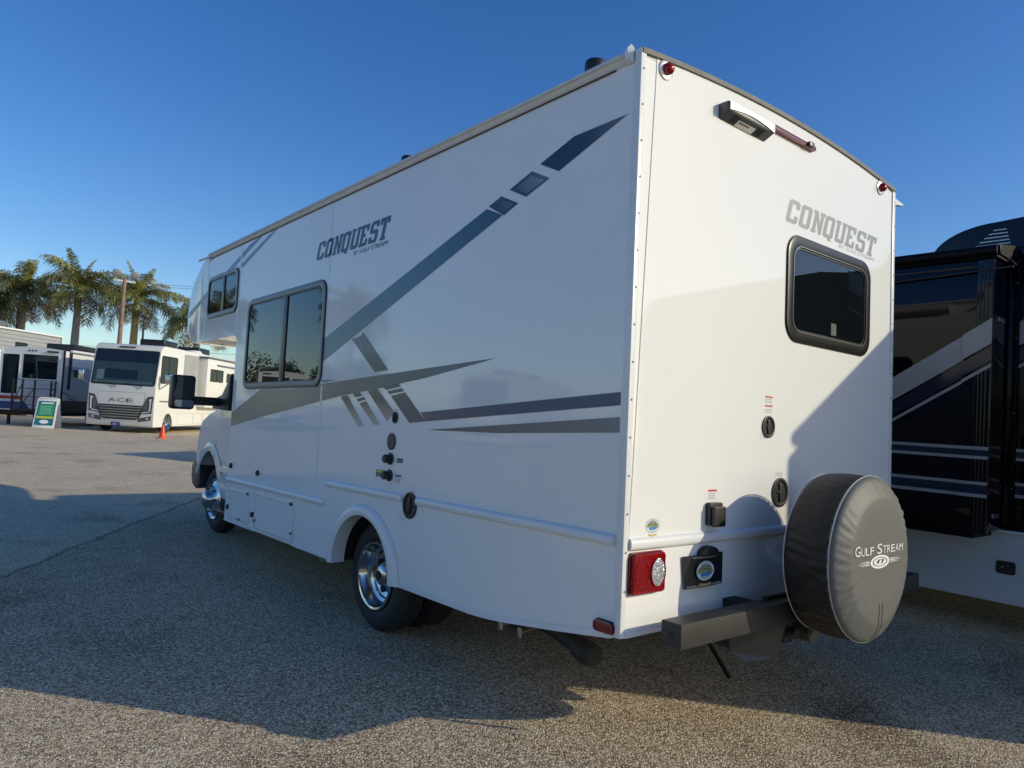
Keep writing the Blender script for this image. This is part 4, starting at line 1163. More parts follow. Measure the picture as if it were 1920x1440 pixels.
# topper bracket at the near end of the visible slide-out
e = empty('topper_bracket', s1)
bpy.data.objects.remove(e)
tube('bracket_arm', [(SX - 0.03, -0.125, 3.02), (SX - 0.03, -0.13, 2.95), (SX - 0.01, -0.20, 2.89), (SX + 0.02, -0.22, 2.86)], 0.010, BTRIM, s1, 8)
tube('bracket_rod', [(SX - 0.02, -0.22, 2.845), (SX - 0.02, 0.55, 2.815), (SX - 0.02, 1.3, 2.79)], 0.009, BLACK, s1, 8)
box('bracket_block', (SX - 0.04, -0.135, 2.97), (SX, -0.10, 3.02), BTRIM, s1, bevel=0.006)
for zz in (0.92, 2.45):
    box('slide_latch', (SX + 0.10, -0.10, zz), (SX + 0.24, -0.089, zz + 0.035), STEEL, s1, bevel=0.004)
# stripes: slide face then wall
def bstripe(F, pts, mat, w_):
    sheet('stripe', [pts], mat, bk, F, w_)
def slant(F, y0, y1, w_, off=0.0):
    def z_at(y, z0):
        return z0 - 0.625 * (y - 0.0)
    for z0, h, mat in ((2.403, 0.195, SILVB), (2.052, 0.027, SILVB), (2.185, 0.11, NAVYB)):
        bstripe(F, [(y0, z_at(y0, z0)), (y1, z_at(y1, z0)), (y1, z_at(y1, z0) - h), (y0, z_at(y0, z0) - h)] if False else [(y0, z_at(y0, z0)), (y1, z_at(y1, z0)), (y1, z_at(y1, z0) - h), (y0, z_at(y0, z0) - h)], mat, w_)
def lines(F, y0, y1, w_):
    for z0, z1, mat in ((1.443, 1.468, SILVB), (1.398, 1.441, NAVYB), (1.372, 1.396, SILVB), (1.175, 1.199, SILVB), (1.108, 1.173, NAVYB), (1.080, 1.106, SILVB)):
        bstripe(F, [(y0, z0), (y1, z0), (y1, z1), (y0, z1)], mat, w_)
slant(BFACE, 0.112, 1.9, 0.002)
slant(BFACE, -0.092, 0.109, 0.0275)
lines(BFACE, 0.112, 2.88, 0.002)
lines(BFACE, -0.092, 0.109, 0.0275)
slant(BWALL, -1.15, -0.105, 0.002)
lines(BWALL, -1.15, -0.105, 0.002)
box('wall_seal', (BX - 0.03, -0.14, 0.82), (BX + 0.01, -0.108, 3.0), BTRIM, bk, bevel=0.006)
box('skirt_cap_rail', (BX - 0.05, -1.15, 0.795), (BX - 0.004, -0.02, 0.818), WHITE_TRIM, bk, bevel=0.004)
lt = empty('compartment_latch', bk)
SKF = lambda u, v_, w_: (BX - 0.012 - w_, u, v_)
ring('latch_bezel', rrect(-0.165, 0.470, -0.03, 0.572, 0.022), rrect(-0.150, 0.485, -0.045, 0.557, 0.016), BLACK, lt, SKF, -0.002, 0.010, bevel=0.003)
plate('latch_paddle', rrect(-0.152, 0.483, -0.043, 0.559, 0.016), BLACK, lt, SKF, 0, 0.006)
lathe('key_cylinder', [(0.007, 0), (0.007, 0.004), (0, 0.004)], (BX - 0.018, -0.075, 0.522), (-1, 0, 0), STEEL, lt, 12)
sheet('panel_seam', [[(0.115, 0.968), (2.88, 0.968), (2.88, 0.971), (0.115, 0.971)]], BTRIM, bk, BFACE, 0.0022)
for zz in (1.15, 1.75, 2.35, 2.8):
    lathe('screw_head', [(0.006, 0), (0.004, 0.003), (0, 0.003)], (BX - 0.030, -0.124, zz), (-1, 0, 0), STEEL, bk, 8)
for ya in (-0.95, 0.9):
    box('skirt_gap', (BX - 0.0145, ya, 0.25), (BX - 0.010, ya + 0.006, 0.79), INK, bk)
# rooftop air conditioner with louvres
e = empty('roof_air_conditioner', bk)
ACM = pbr('shroud_black', (0.008, 0.009, 0.012), 0.35, var=0.1)
az = [(0.22 + 0.56 * math.cos(PI / 2 * i / 12), 3.16 + 0.335 * math.sin(PI / 2 * i / 12) ** 0.9) for i in range(13)] + [(0.0, 3.51), (-0.6, 3.52), (-0.95, 3.47), (-1.15, 3.16)]
k = len(az)
vv = [(4.98 + (0.05 if 0 < i < k - 1 else 0), a, b) for i, (a, b) in enumerate(az)] + [(6.2 - (0.05 if 0 < i < k - 1 else 0), a, b) for i, (a, b) in enumerate(az)]
mk('shroud', vv, [tuple(range(k)), tuple(range(2 * k - 1, k - 1, -1))] + [(i, (i + 1) % k, k + (i + 1) % k, k + i) for i in range(k)], ACM, e, bevel=0.03, seg=3)
yprism('roof_cap', [(BX + 0.02, 3.04), (BX + 0.10, 3.13), (BX + 0.5, 3.17), (BR - 0.5, 3.17), (BR - 0.1, 3.13), (BR - 0.02, 3.04)], BY0 + 0.1, BY1 - 0.35, BTRIM, bk)
for i in range(6):
    box('louvre', (5.012, 0.10 + 0.008 * i, 3.245 + 0.032 * i), (5.034, 0.42 - 0.035 * i, 3.255 + 0.032 * i), STEEL, e)
for i in range(6):
    box('louvre', (5.012, -0.5, 3.245 + 0.032 * i), (5.034, -0.12, 3.255 + 0.032 * i), BTRIM, e)
# windows on the wall and the slide, windscreen
window('w', -2.7, 1.75, -1.7, 2.5, BFACE, 0.08, 0.03, FRAMEB, parent=bk)
window('w', 1.6, 1.9, 2.7, 2.6, BFACE, 0.08, 0.03, FRAMEB, parent=bk)
mk('windscreen', [(BX + 0.1, BY1 + 0.23, 1.5), (BR - 0.1, BY1 + 0.23, 1.5), (BR - 0.15, BY1 + 0.02, 2.72), (BX + 0.15, BY1 + 0.02, 2.72)], [(0, 1, 2, 3)], GLASS, bk, recalc=False)
box('rear_engine_bumper', (BX + 0.02, BY0 - 0.08, 0.35), (BR - 0.02, BY0 - 0.01, 0.75), SKIRT, bk, bevel=0.03)

# ================================================================== white class A motorhome by the sign
YAW = R(-39.07)
ace = thing('motorhome', 'cream bus-style motorhome lettered ACE with slatted grille beside the traffic cone', 'motorhome', (3.69, 27.96, 0), (0, 0, YAW))
def fy(z_):
    if z_ < 0.9:
        return 0.02 * (0.9 - z_) / 0.58
    return 0.02 * (z_ - 0.9) / 0.8 if z_ < 1.7 else 0.02 + 0.25 * (z_ - 1.7) / 1.43
AF = lambda u, v_, w_: (u, fy(v_) - w_, v_)
AS = lambda u, v_, w_: (1.25 + w_, u, v_)
ap = [(0.06, 0.24), (0.7, 0.24)] + [(1.18 - 0.42 * math.cos(PI * i / 12), 0.26 + 0.50 * math.sin(PI * i / 12)) for i in range(13)] + [(1.7, 0.26), (5.6, 0.28)]
ap += [(6.1 - 0.45 * math.cos(PI * i / 12), 0.28 + 0.50 * math.sin(PI * i / 12)) for i in range(13)] + [(6.7, 0.28), (9.0, 0.30), (9.0, 3.30), (0.55, 3.32), (0.38, 3.26), (0.27, 3.13), (0.02, 1.7), (0.0, 0.9), (0.02, 0.32)]
k = len(ap)
def nose(y):
    t = max(0, (0.35 - y) / 0.35)
    return 0.0
mk('body', [(-1.25 + nose(a), a, b) for a, b in ap] + [(1.25 - nose(a), a, b) for a, b in ap], [tuple(range(k)), tuple(range(2 * k - 1, k - 1, -1))] + [(i, (i + 1) % k, k + (i + 1) % k, k + i) for i in range(k)], CREAM, ace, bevel=0.045, seg=3, angle=40)
WSG = pbr('windscreen_green', (0.035, 0.062, 0.058), 0.04, spec=0.6, var=0.15, vscale=1.5)
ws = plate('windscreen', rrect(-1.185, 1.755, 1.185, 3.095, 0.09), BLACK, ace, AF, -0.01, 0.008)
# seen through the glass: shade band, dash, seats
sheet('glass', [[(-1.13, 1.80), (1.13, 1.80), (1.13, 2.62), (-1.13, 2.62)]], WSG, ws, AF, 0.010)
sheet('shade_band', [[(-1.14, 2.62), (1.14, 2.62), (1.14, 3.05), (-1.14, 3.05)]], pbr('shade_band', (0.010, 0.016, 0.024), 0.05, var=0.05), ws, AF, 0.010)
sheet('interior', [[(-0.72, 1.98), (0.50, 1.98), (0.50, 2.32), (-0.72, 2.36)]], pbr('interior_dark', (0.012, 0.02, 0.024), 0.05, var=0.1), ws, AF, 0.0115)
sheet('dash', [[(-1.1, 1.82), (1.1, 1.82), (1.05, 1.93), (0.2, 1.90), (-1.05, 1.92)]], pbr('dash_grey', (0.09, 0.12, 0.11), 0.1, var=0.2), ws, AF, 0.0118)
sheet('price_sheet', [[(-1.02, 1.95), (-0.76, 1.95), (-0.76, 2.30), (-1.02, 2.30)]], pbr('price_sheet', (0.13, 0.20, 0.20), 0.2, var=0.1), ws, AF, 0.013)
for sg, x0 in ((1, -0.25), (1, 0.72)):
    tube('wiper', [(x0 - 0.62, fy(1.83) - 0.02, 1.83), (x0 - 0.1, fy(1.77) - 0.03, 1.77), (x0 + 0.02, fy(1.70) - 0.03, 1.68)], 0.014, BLACK, ace, 6)
ring('hood_gap', rrect(-0.88, 1.02, 0.88, 1.50, 0.03), rrect(-0.868, 1.032, 0.868, 1.488, 0.025), INKG, ace, AF, -0.002, 0.003)
gr = plate('grille', [(-0.62, 0.49), (0.62, 0.49), (0.74, 0.60), (0.80, 1.02), (-0.80, 1.02), (-0.74, 0.60)], BLACK, ace, AF, -0.01, 0.014)
CHR2 = pbr('grille_bar', (0.30, 0.28, 0.25), 0.25, metal=0.7, var=0.1)
for i in range(5):
    z0 = 0.545 + 0.095 * i
    ww = 0.66 + 0.028 * i
    box('grille_bar', (-ww, -0.045, z0), (ww, 0.01, z0 + 0.055), CHR2, gr, bevel=0.008)
ACM2 = pbr('badge_grey', (0.16, 0.16, 0.16), 0.3, metal=0.5, var=0.05)
for c, x0 in (('A', -0.46), ('C', -0.13), ('E', 0.20)):
    text('letter', c, ACM2, ace, lambda a, b, x0=x0: (x0 + 0.26 * a, fy(1.2) - 0.012, 1.13 + 0.14 * b))
LAMP = pbr('lamp_dark', (0.10, 0.10, 0.11), 0.1, var=0.5, vscale=14)
for sg in (-1, 1):
    q = lambda pts: [(sg * a, b) for a, b in pts]
    hl = plate('headlight', q([(0.74, 0.70), (1.16, 0.76), (1.19, 1.40), (0.98, 1.36), (0.84, 1.05)]), INK, ace, AF, -0.01, 0.012)
    sheet('led_strip', [q([(1.02, 1.26), (1.13, 1.31), (1.11, 0.83), (1.06, 0.82), (1.07, 1.20)]), q([(0.80, 0.745), (1.06, 0.785), (1.06, 0.82), (0.80, 0.78)])], PAPER, hl, AF, 0.0135)
    sheet('reflector', [q([(0.84, 0.83), (1.00, 0.85), (1.01, 1.22), (0.97, 1.25), (0.87, 1.02)])], LAMP, hl, AF, 0.0135)
    fg = plate('fog_lamp', q([(0.68, 0.42), (1.14, 0.50), (1.16, 0.66), (0.70, 0.56)]), LAMP, ace, AF, -0.01, 0.010)
    lathe('lamp', [(0.05, 0), (0.04, 0.012), (0, 0.014)], (sg * 1.0, fy(0.55) - 0.01, 0.55), (0, -1, 0), CLEAR, fg, 16)
    mr_ = empty('door_mirror', ace)
    box('mirror_head', (sg * 1.62 - 0.11, 0.10, 1.88), (sg * 1.62 + 0.11, 0.24, 2.26), CHROME, mr_, bevel=0.04, seg=3)
    tube('mirror_arm', [(sg * 1.62, 0.2, 1.90), (sg * 1.45, 0.22, 1.80), (sg * 1.25, 0.25, 1.66)], 0.022, CHROME, mr_, 8)
pl_ = plate('dealer_plate', rrect(-0.30, 0.22, 0.02, 0.38, 0.02), pbr('plate_blue', (0.02, 0.035, 0.22), 0.4), ace, AF, 0.0, 0.02)
text('print', 'RV', PRINT, pl_, lambda a, b: (-0.22 + 0.16 * a, fy(0.3) - 0.022, 0.26 + 0.08 * b))
plate('roof_lamp', rrect(-0.35, 3.15, 0.25, 3.21, 0.02), pbr('marker_brown', (0.12, 0.09, 0.08), 0.3), ace, lambda u, v_, w_: (u, 0.27 + 0.9 * (v_ - 3.13) - w_, v_ + 0.02), 0.0, 0.03)
window('w', 0.30, 1.90, 1.62, 2.95, AS, 0.10, 0.04, FRAMEB, parent=ace, divider=(0.92, 0.96))
sd = empty('slide_out', ace)
box('slide_box', (1.25, 3.62, 1.05), (1.62, 8.2, 3.12), CREAM, sd, bevel=0.02)
box('slide_topper', (1.22, 3.55, 3.13), (1.68, 8.25, 3.20), FRAME, sd, bevel=0.02)
box('slide_shade', (1.252, 2.2, 1.1), (1.256, 3.6, 3.16), pbr('slide_shadow_panel', (0.35, 0.35, 0.34), 0.4, var=0.1), sd)  # thin grey panel coloured as the shade beside the slide-out
ASL = lambda u, v_, w_: (1.62 + w_, u, v_)
window('w', 3.95, 2.17, 5.35, 2.70, ASL, 0.06, 0.03, FRAMEB, parent=sd, divider=(4.62, 4.66))
window('w', 5.75, 2.2, 6.55, 2.6, ASL, 0.06, 0.03, FRAMEB, parent=sd)
box('awning_light', (1.621, 4.6, 2.86), (1.66, 6.6, 2.93), FRAME, sd, bevel=0.01)
sheet('stripe', [[(0.35, 1.20), (2.4, 1.20), (2.4, 1.25), (0.35, 1.25)]], ACM2, ace, AS, 0.002)
sheet('stripe', [[(5.3, 1.55), (7.4, 1.62), (8.1, 2.2), (7.7, 2.05), (7.2, 1.72), (5.3, 1.62)]], ACM2, sd, ASL, 0.002)
for ya, yb in ((2.0, 3.4), (3.45, 4.3), (4.35, 5.3)):
    ring('bay_door', rrect(ya, 0.34, yb, 0.80, 0.03), rrect(ya + 0.012, 0.352, yb - 0.012, 0.788, 0.025), INKG, ace, AS, -0.002, 0.003)
wheel(ace, 1.22, 1.18, 0.42, 1, rad=0.42, wid=0.24, rim=0.26)
wheel(ace, -1.22, 1.18, 0.42, -1, rad=0.42, wid=0.24, rim=0.26)
wheel(ace, 1.22, 6.1, 0.42, 1, rad=0.42, wid=0.24, rim=0.26)
wheel(ace, -1.22, 6.1, 0.42, -1, rad=0.42, wid=0.24, rim=0.26)
box('chassis', (-0.9, 0.3, 0.30), (0.9, 8.6, 0.75), UNDER, ace)
for ya in (1.9, 5.2):
    e = empty('roof_air_conditioner', ace)
    box('shroud', (-0.45, ya, 3.38), (0.55, ya + 1.15, 3.66), ACM, e, bevel=0.07, seg=3)
    box('pan', (-0.4, ya + 0.05, 3.30), (0.5, ya + 1.1, 3.385), BLACKR, e)
lathe('roof_vent', [(0.34, 0), (0.34, 0.06), (0.26, 0.14), (0, 0.16)], (0.7, 4.3, 3.31), (0, 0, 1), WHITE_TRIM, ace, 20)

# ================================================================== travel trailer with patio railing
tr = thing('travel_trailer', 'white travel trailer with patio railing, dark door and red and blue lower stripes', 'trailer', (1.371, 31.253, 0), (0, 0, YAW))
TF = lambda u, v_, w_: (u - 0.12, -w_, v_)
TS = lambda u, v_, w_: (1.03 + w_, u, v_)
TW0, TW1 = -1.42, 1.03
cen = (TW0 + TW1) / 2
tp = [(TW0, 0.55), (TW1, 0.55)] + [(TW1 - (TW1 - TW0) * i / 10, 2.93 + 0.10 * math.sin(PI * i / 10)) for i in range(11)]
TWHITE = pbr('trailer_white', (0.74, 0.74, 0.72), 0.25, var=0.03)
yprism('body', tp, 0.0, 5.4, TWHITE, tr)
for xa in (TW0, TW1 - 0.05):
    box('corner_post', (xa - 0.004, -0.02, 0.56), (xa + 0.054, 0.03, 2.94), FRAMEB if xa > 0 else TWHITE, tr)
dr = empty('sliding_door', tr)
plate('door_frame', rrect(-1.24, 1.14, -0.53, 2.74, 0.03), TWHITE, dr, TF, 0, 0.02)
plate('door_glass', rrect(-1.19, 1.18, -0.58, 2.70, 0.02), GLASS, dr, TF, 0.02, 0.026)
wn_ = empty('patio_window', tr)
plate('window_frame', rrect(-0.47, 1.76, 0.96, 2.76, 0.02), TWHITE, wn_, TF, 0, 0.015)
plate('window_glass', rrect(-0.42, 1.80, 0.90, 2.73, 0.02), GLASS, wn_, TF, 0.015, 0.022)
for i in range(7):
    z0 = 0.88 + 0.122 * i
    box('siding_board', (-0.56, -0.022, z0), (0.90, 0.0, z0 + 0.112), pbr('siding_grey', (0.55, 0.56, 0.57), 0.4, var=0.05), tr, bevel=0.004)
text('lettering', 'CLASSIC', INKG, tr, lambda a, b: (0.16 + 0.55 * a, -0.026, 1.57 + 0.10 * b))
sheet('red_stripe', [[(-1.29, 0.97), (-0.40, 0.97), (-0.40, 1.09), (-1.29, 1.09)]], pbr('stripe_red', (0.35, 0.02, 0.02), 0.35), tr, TF, 0.025)
sheet('blue_stripe', [[(-1.29, 0.60), (0.0, 0.60), (-0.25, 0.88), (-1.29, 0.88)]], pbr('stripe_royal', (0.02, 0.05, 0.20), 0.35), tr, TF, 0.025)
rl = empty('patio_railing', tr)
box('deck', (-0.62, -0.42, 0.56), (1.05, -0.03, 0.64), BLACK, rl)
for x_ in (-0.60, -0.24, 0.22, 0.84, 1.0):
    box('post', (x_ - 0.025, -0.42, 0.64), (x_ + 0.025, -0.37, 1.76), BLACK, rl)
for z_ in (0.80, 1.10, 1.42, 1.74):
    box('rail', (-0.58, -0.405, z_ - 0.012), (0.99, -0.385, z_ + 0.012), BLACK, rl)
for i in range(5):
    z0 = 0.72 + 0.2 * i
    tube('brace', [(0.84, -0.395, z0), (1.0, -0.395, z0 + 0.18)], 0.014, BLACK, rl, 6)
tube('brace', [(-0.58, -0.395, 0.80), (-0.26, -0.395, 1.60)], 0.016, BLACK, rl, 6)
tube('brace', [(-0.24, -0.395, 0.80), (0.20, -0.395, 1.42)], 0.016, BLACK, rl, 6)
for x_ in (-0.35, -0.22, -0.09):
    lathe('marker_lamp', [(0.035, 0), (0.03, 0.02), (0, 0.02)], (x_, 0, 2.88), (0, -1, 0), BLACK, tr, 12)
box('rear_lamp_bar', (0.35, -0.05, 2.84), (0.78, 0.0, 2.90), BLACK, tr, bevel=0.01)
sheet('lower_panel', [[(0, 0.55), (5.4, 0.55), (5.4, 1.02), (0, 1.02)]], pbr('panel_black', (0.02, 0.02, 0.024), 0.3), tr, TS, 0.003)
sheet('mid_panel', [[(0, 1.02), (5.4, 1.02), (5.4, 2.36), (0, 2.36)]], pbr('panel_grey', (0.42, 0.44, 0.48), 0.25, var=0.03), tr, TS, 0.002)
sheet('swoosh', [[(0.0, 1.38), (0.95, 1.14), (1.0, 1.10), (0.0, 1.32)], [(0.2, 1.24), (0.55, 1.04), (1.1, 1.03), (0.6, 1.10)]], INK, tr, TS, 0.0035)
window('w', 0.62, 1.95, 1.30, 2.25, TS, 0.05, 0.03, FRAMEB, parent=tr)
aw = empty('awning', tr)
cyl('awning_roll', (1.12, 0.25, 2.95), (1.12, 4.6, 2.95), 0.055, TWHITE, aw, 14)
box('awning_arm', (1.05, 0.26, 1.45), (1.12, 0.34, 2.95), BLACK, aw)
tube('awning_strut', [(1.10, 0.3, 2.25), (1.32, 0.55, 2.05)], 0.02, BLACK, aw, 6)
box('roof_air_conditioner', (-0.3, 0.9, 3.02), (0.85, 2.4, 3.26), BLACK, tr, bevel=0.05)
for ya in (2.4, 3.25):
    for sg, xx in ((-1, TW0 + 0.05), (1, TW1 - 0.05)):
        wheel(tr, xx, ya, 0.34, sg, rad=0.34, wid=0.2, rim=0.19)
box('chassis', (-1.1, 0.1, 0.40), (0.7, 5.3, 0.56), UNDER, tr)
for xx in (-1.1, 0.6):
    box('stabiliser_jack', (xx, 0.15, 0.0), (xx + 0.08, 0.25, 0.42), UNDER, tr)

# ================================================================== tall grey ribbed trailer behind it
ga, gb = Vector((0.721, 39.989, 0)), Vector((3.641, 43.03, 0))
gd = (gb - ga).normalized()
gang = math.atan2(gd.y, gd.x)
gt = thing('trailer_home', 'tall grey ribbed trailer home behind the white travel trailer', 'trailer', gb, (0, 0, gang))
GRIB = pbr('ribbed_siding', (0.34, 0.34, 0.345), 0.4, var=0.05, vscale=2)
box('body', (-9.5, 0.0, 0.6), (0.0, 2.6, 4.17), GRIB, gt)
for i in range(18):
    z0 = 0.75 + i * 0.188
    box('siding_board', (-9.48, -0.03, z0), (-0.06, 0.0, z0 + 0.172), GRIB if z0 > 3.1 else TWHITE, gt, bevel=0.012, seg=1)
box('corner_trim', (-0.06, -0.035, 0.6), (0.02, 2.6, 4.18), FRAME, gt)
box('roof_edge', (-9.55, -0.10, 4.17), (0.05, 2.7, 4.25), TWHITE, gt)
window('w', -3.2, 3.0, -2.4, 3.62, lambda u, v_, w_: (u, -0.03 - w_, v_), 0.05, 0.04, FRAMEB, parent=gt)
box('roof_air_conditioner', (-4.6, 0.5, 4.25), (-3.2, 1.5, 4.60), FRAME, gt, bevel=0.06)
for xx in (-8.0, -5.0, -2.0):
    box('support_pier', (xx, 0.3, 0.0), (xx + 0.4, 2.2, 0.6), UNDER, gt)

# ================================================================== A-frame sign
sg_ = thing('a_frame_sign', 'white A-frame pavement sign with green and blue poster in front of the travel trailer', 'sign', (1.66, 29.75, 0), (0, 0, R(-30)))
def board(tag_, s, ):
    e = empty(tag_, sg_)
    hgt, lean, hw = 1.10, 0.30, 0.37
    B = lambda u, v_, w_: (u, s * (-lean + lean * v_ / hgt * 0.93) + s * -w_, v_)
    plate('panel', [(-hw, 0.0), (hw, 0.0), (hw * 0.95, hgt), (-hw * 0.95, hgt)], WHITE_TRIM, e, B, 0.0, 0.03, bevel=0.008)
    return e, B
e, B = board('front_board', 1)
po = [(-0.315, 0.10), (0.315, 0.10), (0.30, 0.99), (-0.30, 0.99)]
sheet('poster', [po], pbr('poster_teal', (0.02, 0.16, 0.20), 0.4, var=0.2, vscale=3), e, B, 0.033)
sheet('poster_field', [[(-0.25, 0.46), (0.27, 0.46), (0.26, 0.86), (-0.24, 0.86)]], pbr('poster_green', (0.04, 0.30, 0.13), 0.4, var=0.2, vscale=5), e, B, 0.036)
sheet('poster_band', [[(-0.29, 0.35), (0.29, 0.35), (0.29, 0.43), (-0.29, 0.43)]], pbr('poster_yellow', (0.55, 0.56, 0.04), 0.4), e, B, 0.036)
for k in range(5):
    sheet('poster_line', [[(-0.2, 0.52 + 0.065 * k), (0.2 - 0.05 * (k % 2), 0.52 + 0.065 * k), (0.2 - 0.05 * (k % 2), 0.54 + 0.065 * k), (-0.2, 0.54 + 0.065 * k)]], pbr('poster_mint', (0.25, 0.55, 0.42), 0.4), e, B, 0.038)
sheet('poster_title', [[(-0.2, 0.89), (0.22, 0.89), (0.22, 0.94), (-0.2, 0.94)]], PRINT, e, B, 0.036)
sheet('poster_emblem', [ell(0.0, 0.23, 0.16, 0.07)], PRINT, e, B, 0.036)
plate('header', [(-0.30, 1.06), (0.30, 1.06), (0.28, 1.13), (-0.28, 1.13)], WHITE_TRIM, e, B, 0.0, 0.03)
board('back_board', -1)
box('hinge', (-0.3, -0.03, 1.06), (0.3, 0.03, 1.10), WHITE_TRIM, sg_)

# ================================================================== traffic cone
cn = thing('traffic_cone', 'orange traffic cone standing in front of the cream motorhome', 'cone', (4.382, 24.662, 0))
ORANGE = pbr('cone_orange', (0.75, 0.09, 0.02), 0.45, var=0.06)
lathe('cone', [(0.125, 0.03), (0.11, 0.05), (0.026, 0.455), (0.020, 0.46), (0.0, 0.46)], (0, 0, 0), (0, 0, 1), ORANGE, cn, 24)
box('base', (-0.17, -0.17, 0.0), (0.17, 0.17, 0.03), ORANGE, cn, bevel=0.012)

# ================================================================== palms
LEAF = []
for i, c in enumerate(((0.155, 0.155, 0.038), (0.25, 0.235, 0.055), (0.25, 0.19, 0.085))):
    m = pbr('palm_leaf_%s' % 'abc'[i], c, 0.45, var=0.35, vscale=2.5)
    LEAF.append(m)
def frond_mesh(name, L, a0, curl, seed, leaf=0.75, mat=0):
    rng = random.Random(seed)
    N = 34
    p = Vector((0, 0, 0))
    a = a0
    pts, tang = [], []
    for i in range(N + 1):
        t = i / N
        d = Vector((math.cos(a), 0, math.sin(a)))
        pts.append(p.copy())
        tang.append(d)
        p = p + d * (L / N)
        a -= curl / N * (0.35 + 1.3 * t)
    v, f = [], []
    for i in range(N + 1):                     # rachis
        r_ = 0.035 * (1 - 0.85 * i / N)
        for q in range(3):
            an = 2 * PI * q / 3
            nrm = Vector((0, 1, 0)) * math.cos(an) + Vector((0, 1, 0)).cross(tang[i]) * math.sin(an)
            v.append(pts[i] + nrm * r_)
    for i in range(N):
        for q in range(3):
            f.append((i * 3 + q, (i + 1) * 3 + q, (i + 1) * 3 + (q + 1) % 3, i * 3 + (q + 1) % 3))
    for i in range(4, N + 1):
        t = i / N
        ll = leaf * (0.35 + 0.9 * math.sin(PI * min(1, 0.12 + 0.80 * t))) * rng.uniform(0.8, 1.15)
        for sd_ in (-1, 1):
            for layer in (0, 1):
                nrm = Vector((0, 1, 0)).cross(tang[i])      # upward-ish normal
                if nrm.z < 0:
                    nrm = -nrm
                out = (Vector((0, sd_, 0)) * rng.uniform(0.75, 1.0) + tang[i] * rng.uniform(0.35, 0.8) + nrm * (rng.uniform(0.05, 0.55) if layer else rng.uniform(-0.45, 0.1))).normalized()
                wd = tang[i] * 0.028
                b0 = pts[i] + tang[i] * rng.uniform(-0.03, 0.03)
                m1 = b0 + out * ll * 0.5 + Vector((0, 0, -0.06 * ll))
                m2 = b0 + out * ll * 0.88 + Vector((0, 0, -rng.uniform(0.28, 0.6) * ll))
                k = len(v)
                v += [b0 - wd * 0.6, b0 + wd * 0.6, m1 + wd, m1 - wd, m2]
                f += [(k, k + 1, k + 2, k + 3), (k + 3, k + 2, k + 4)]
    me = bpy.data.meshes.new(name)
    me.from_pydata([tuple(q) for q in v], [], f)
    me.materials.append(LEAF[mat])
    return me
FR = {}
for kind, (L, a0, curl, leaf, mt) in {'spear': (2.4, 1.35, 0.5, 0.45, 1), 'up': (2.9, 1.1, 1.5, 0.7, 1), 'mid': (3.1, 0.75, 2.0, 0.8, 0), 'low': (3.1, 0.35, 2.0, 0.8, 0), 'hang': (2.8, -0.15, 1.5, 0.75, 2)}.items():
    FR[kind] = [frond_mesh('frond', L, a0, curl, hash(kind) % 97 + s if False else {'spear': 1, 'up': 2, 'mid': 3, 'low': 4, 'hang': 5}[kind] * 10 + s, leaf, mt) for s in range(2)]
TRUNK = pbr('palm_trunk', (0.30, 0.27, 0.23), 0.9, var=0.3, vscale=4, bump=0.4, bscale=14)
SHAFT = pbr('palm_crownshaft', (0.16, 0.19, 0.05), 0.4, var=0.15, vscale=3)
def palm(loc, h, label, seed, scale=1.0, lean=0.0, trunk_r=0.23, bark=None):
    rng = random.Random(seed)
    t = thing('palm_tree', label, 'palm', (loc[0], loc[1], 0), (0, 0, 0), 'tall palms beyond the parked vehicles')
    hs = h - 1.5 * scale
    prof_ = [(trunk_r * 1.35, 0), (trunk_r * 1.15, 0.5)] + [(trunk_r * (1.0 + 0.12 * math.sin(PI * i / 10)) * (1 - 0.25 * i / 10) + (0.008 if i % 2 else 0), 0.5 + (hs - 0.5) * i / 10) for i in range(1, 11)] + [(0, hs)]
    lathe('trunk', prof_, (0, 0, 0), (lean, 0, 1), bark or TRUNK, t, 16)
    lathe('crownshaft', [(trunk_r * 0.72, hs - 0.02), (trunk_r * 0.95, hs + 0.25), (trunk_r * 0.75, h - 0.4), (trunk_r * 0.4, h), (0, h + 0.1)], (0, 0, 0), (lean, 0, 1), SHAFT, t, 14)
    plan = [('spear', 2), ('up', 6), ('mid', 8), ('low', 7), ('hang', 6)]
    top = Vector((lean * h, 0, h - 0.15))
    a = rng.uniform(0, 6)
    for kind, cnt in plan:
        for k in range(cnt):
            fr = newobj('frond', rng.choice(FR[kind]), None, t)
            a += 2.39996
            fr.location = top + Vector((0, 0, {'spear': 0.2, 'up': 0.1, 'mid': 0.0, 'low': -0.12, 'hang': -0.25}[kind]))
            fr.rotation_euler = (rng.uniform(-0.2, 0.2), rng.uniform(-0.18, 0.18), a)
            s = scale * rng.uniform(0.85, 1.1)
            fr.scale = (s, s, s)
    return t
palm((1.2, 59.5), 6.9, 'palm with drooping crown over the far end of the grey ribbed trailer', 11, 0.95)
palm((3.288, 59.04), 8.0, 'thick-trunked palm rising directly behind the grey ribbed trailer', 12, 1.05, trunk_r=0.33)
palm((6.088, 55.40), 8.5, 'tallest palm, between the travel trailer and the cream motorhome', 13, 1.02, trunk_r=0.27)
palm((8.95, 51.78), 7.9, 'palm with yellowish trunk beside the slim dark lamp post', 14, 0.95, trunk_r=0.27, bark=pbr('palm_trunk_yellow', (0.44, 0.36, 0.15), 0.85, var=0.3, vscale=4, bump=0.4, bscale=14))
palm((11.9, 47.9), 6.6, 'shorter palm whose fronds show just ahead of the cab-over bunk', 15, 0.92)

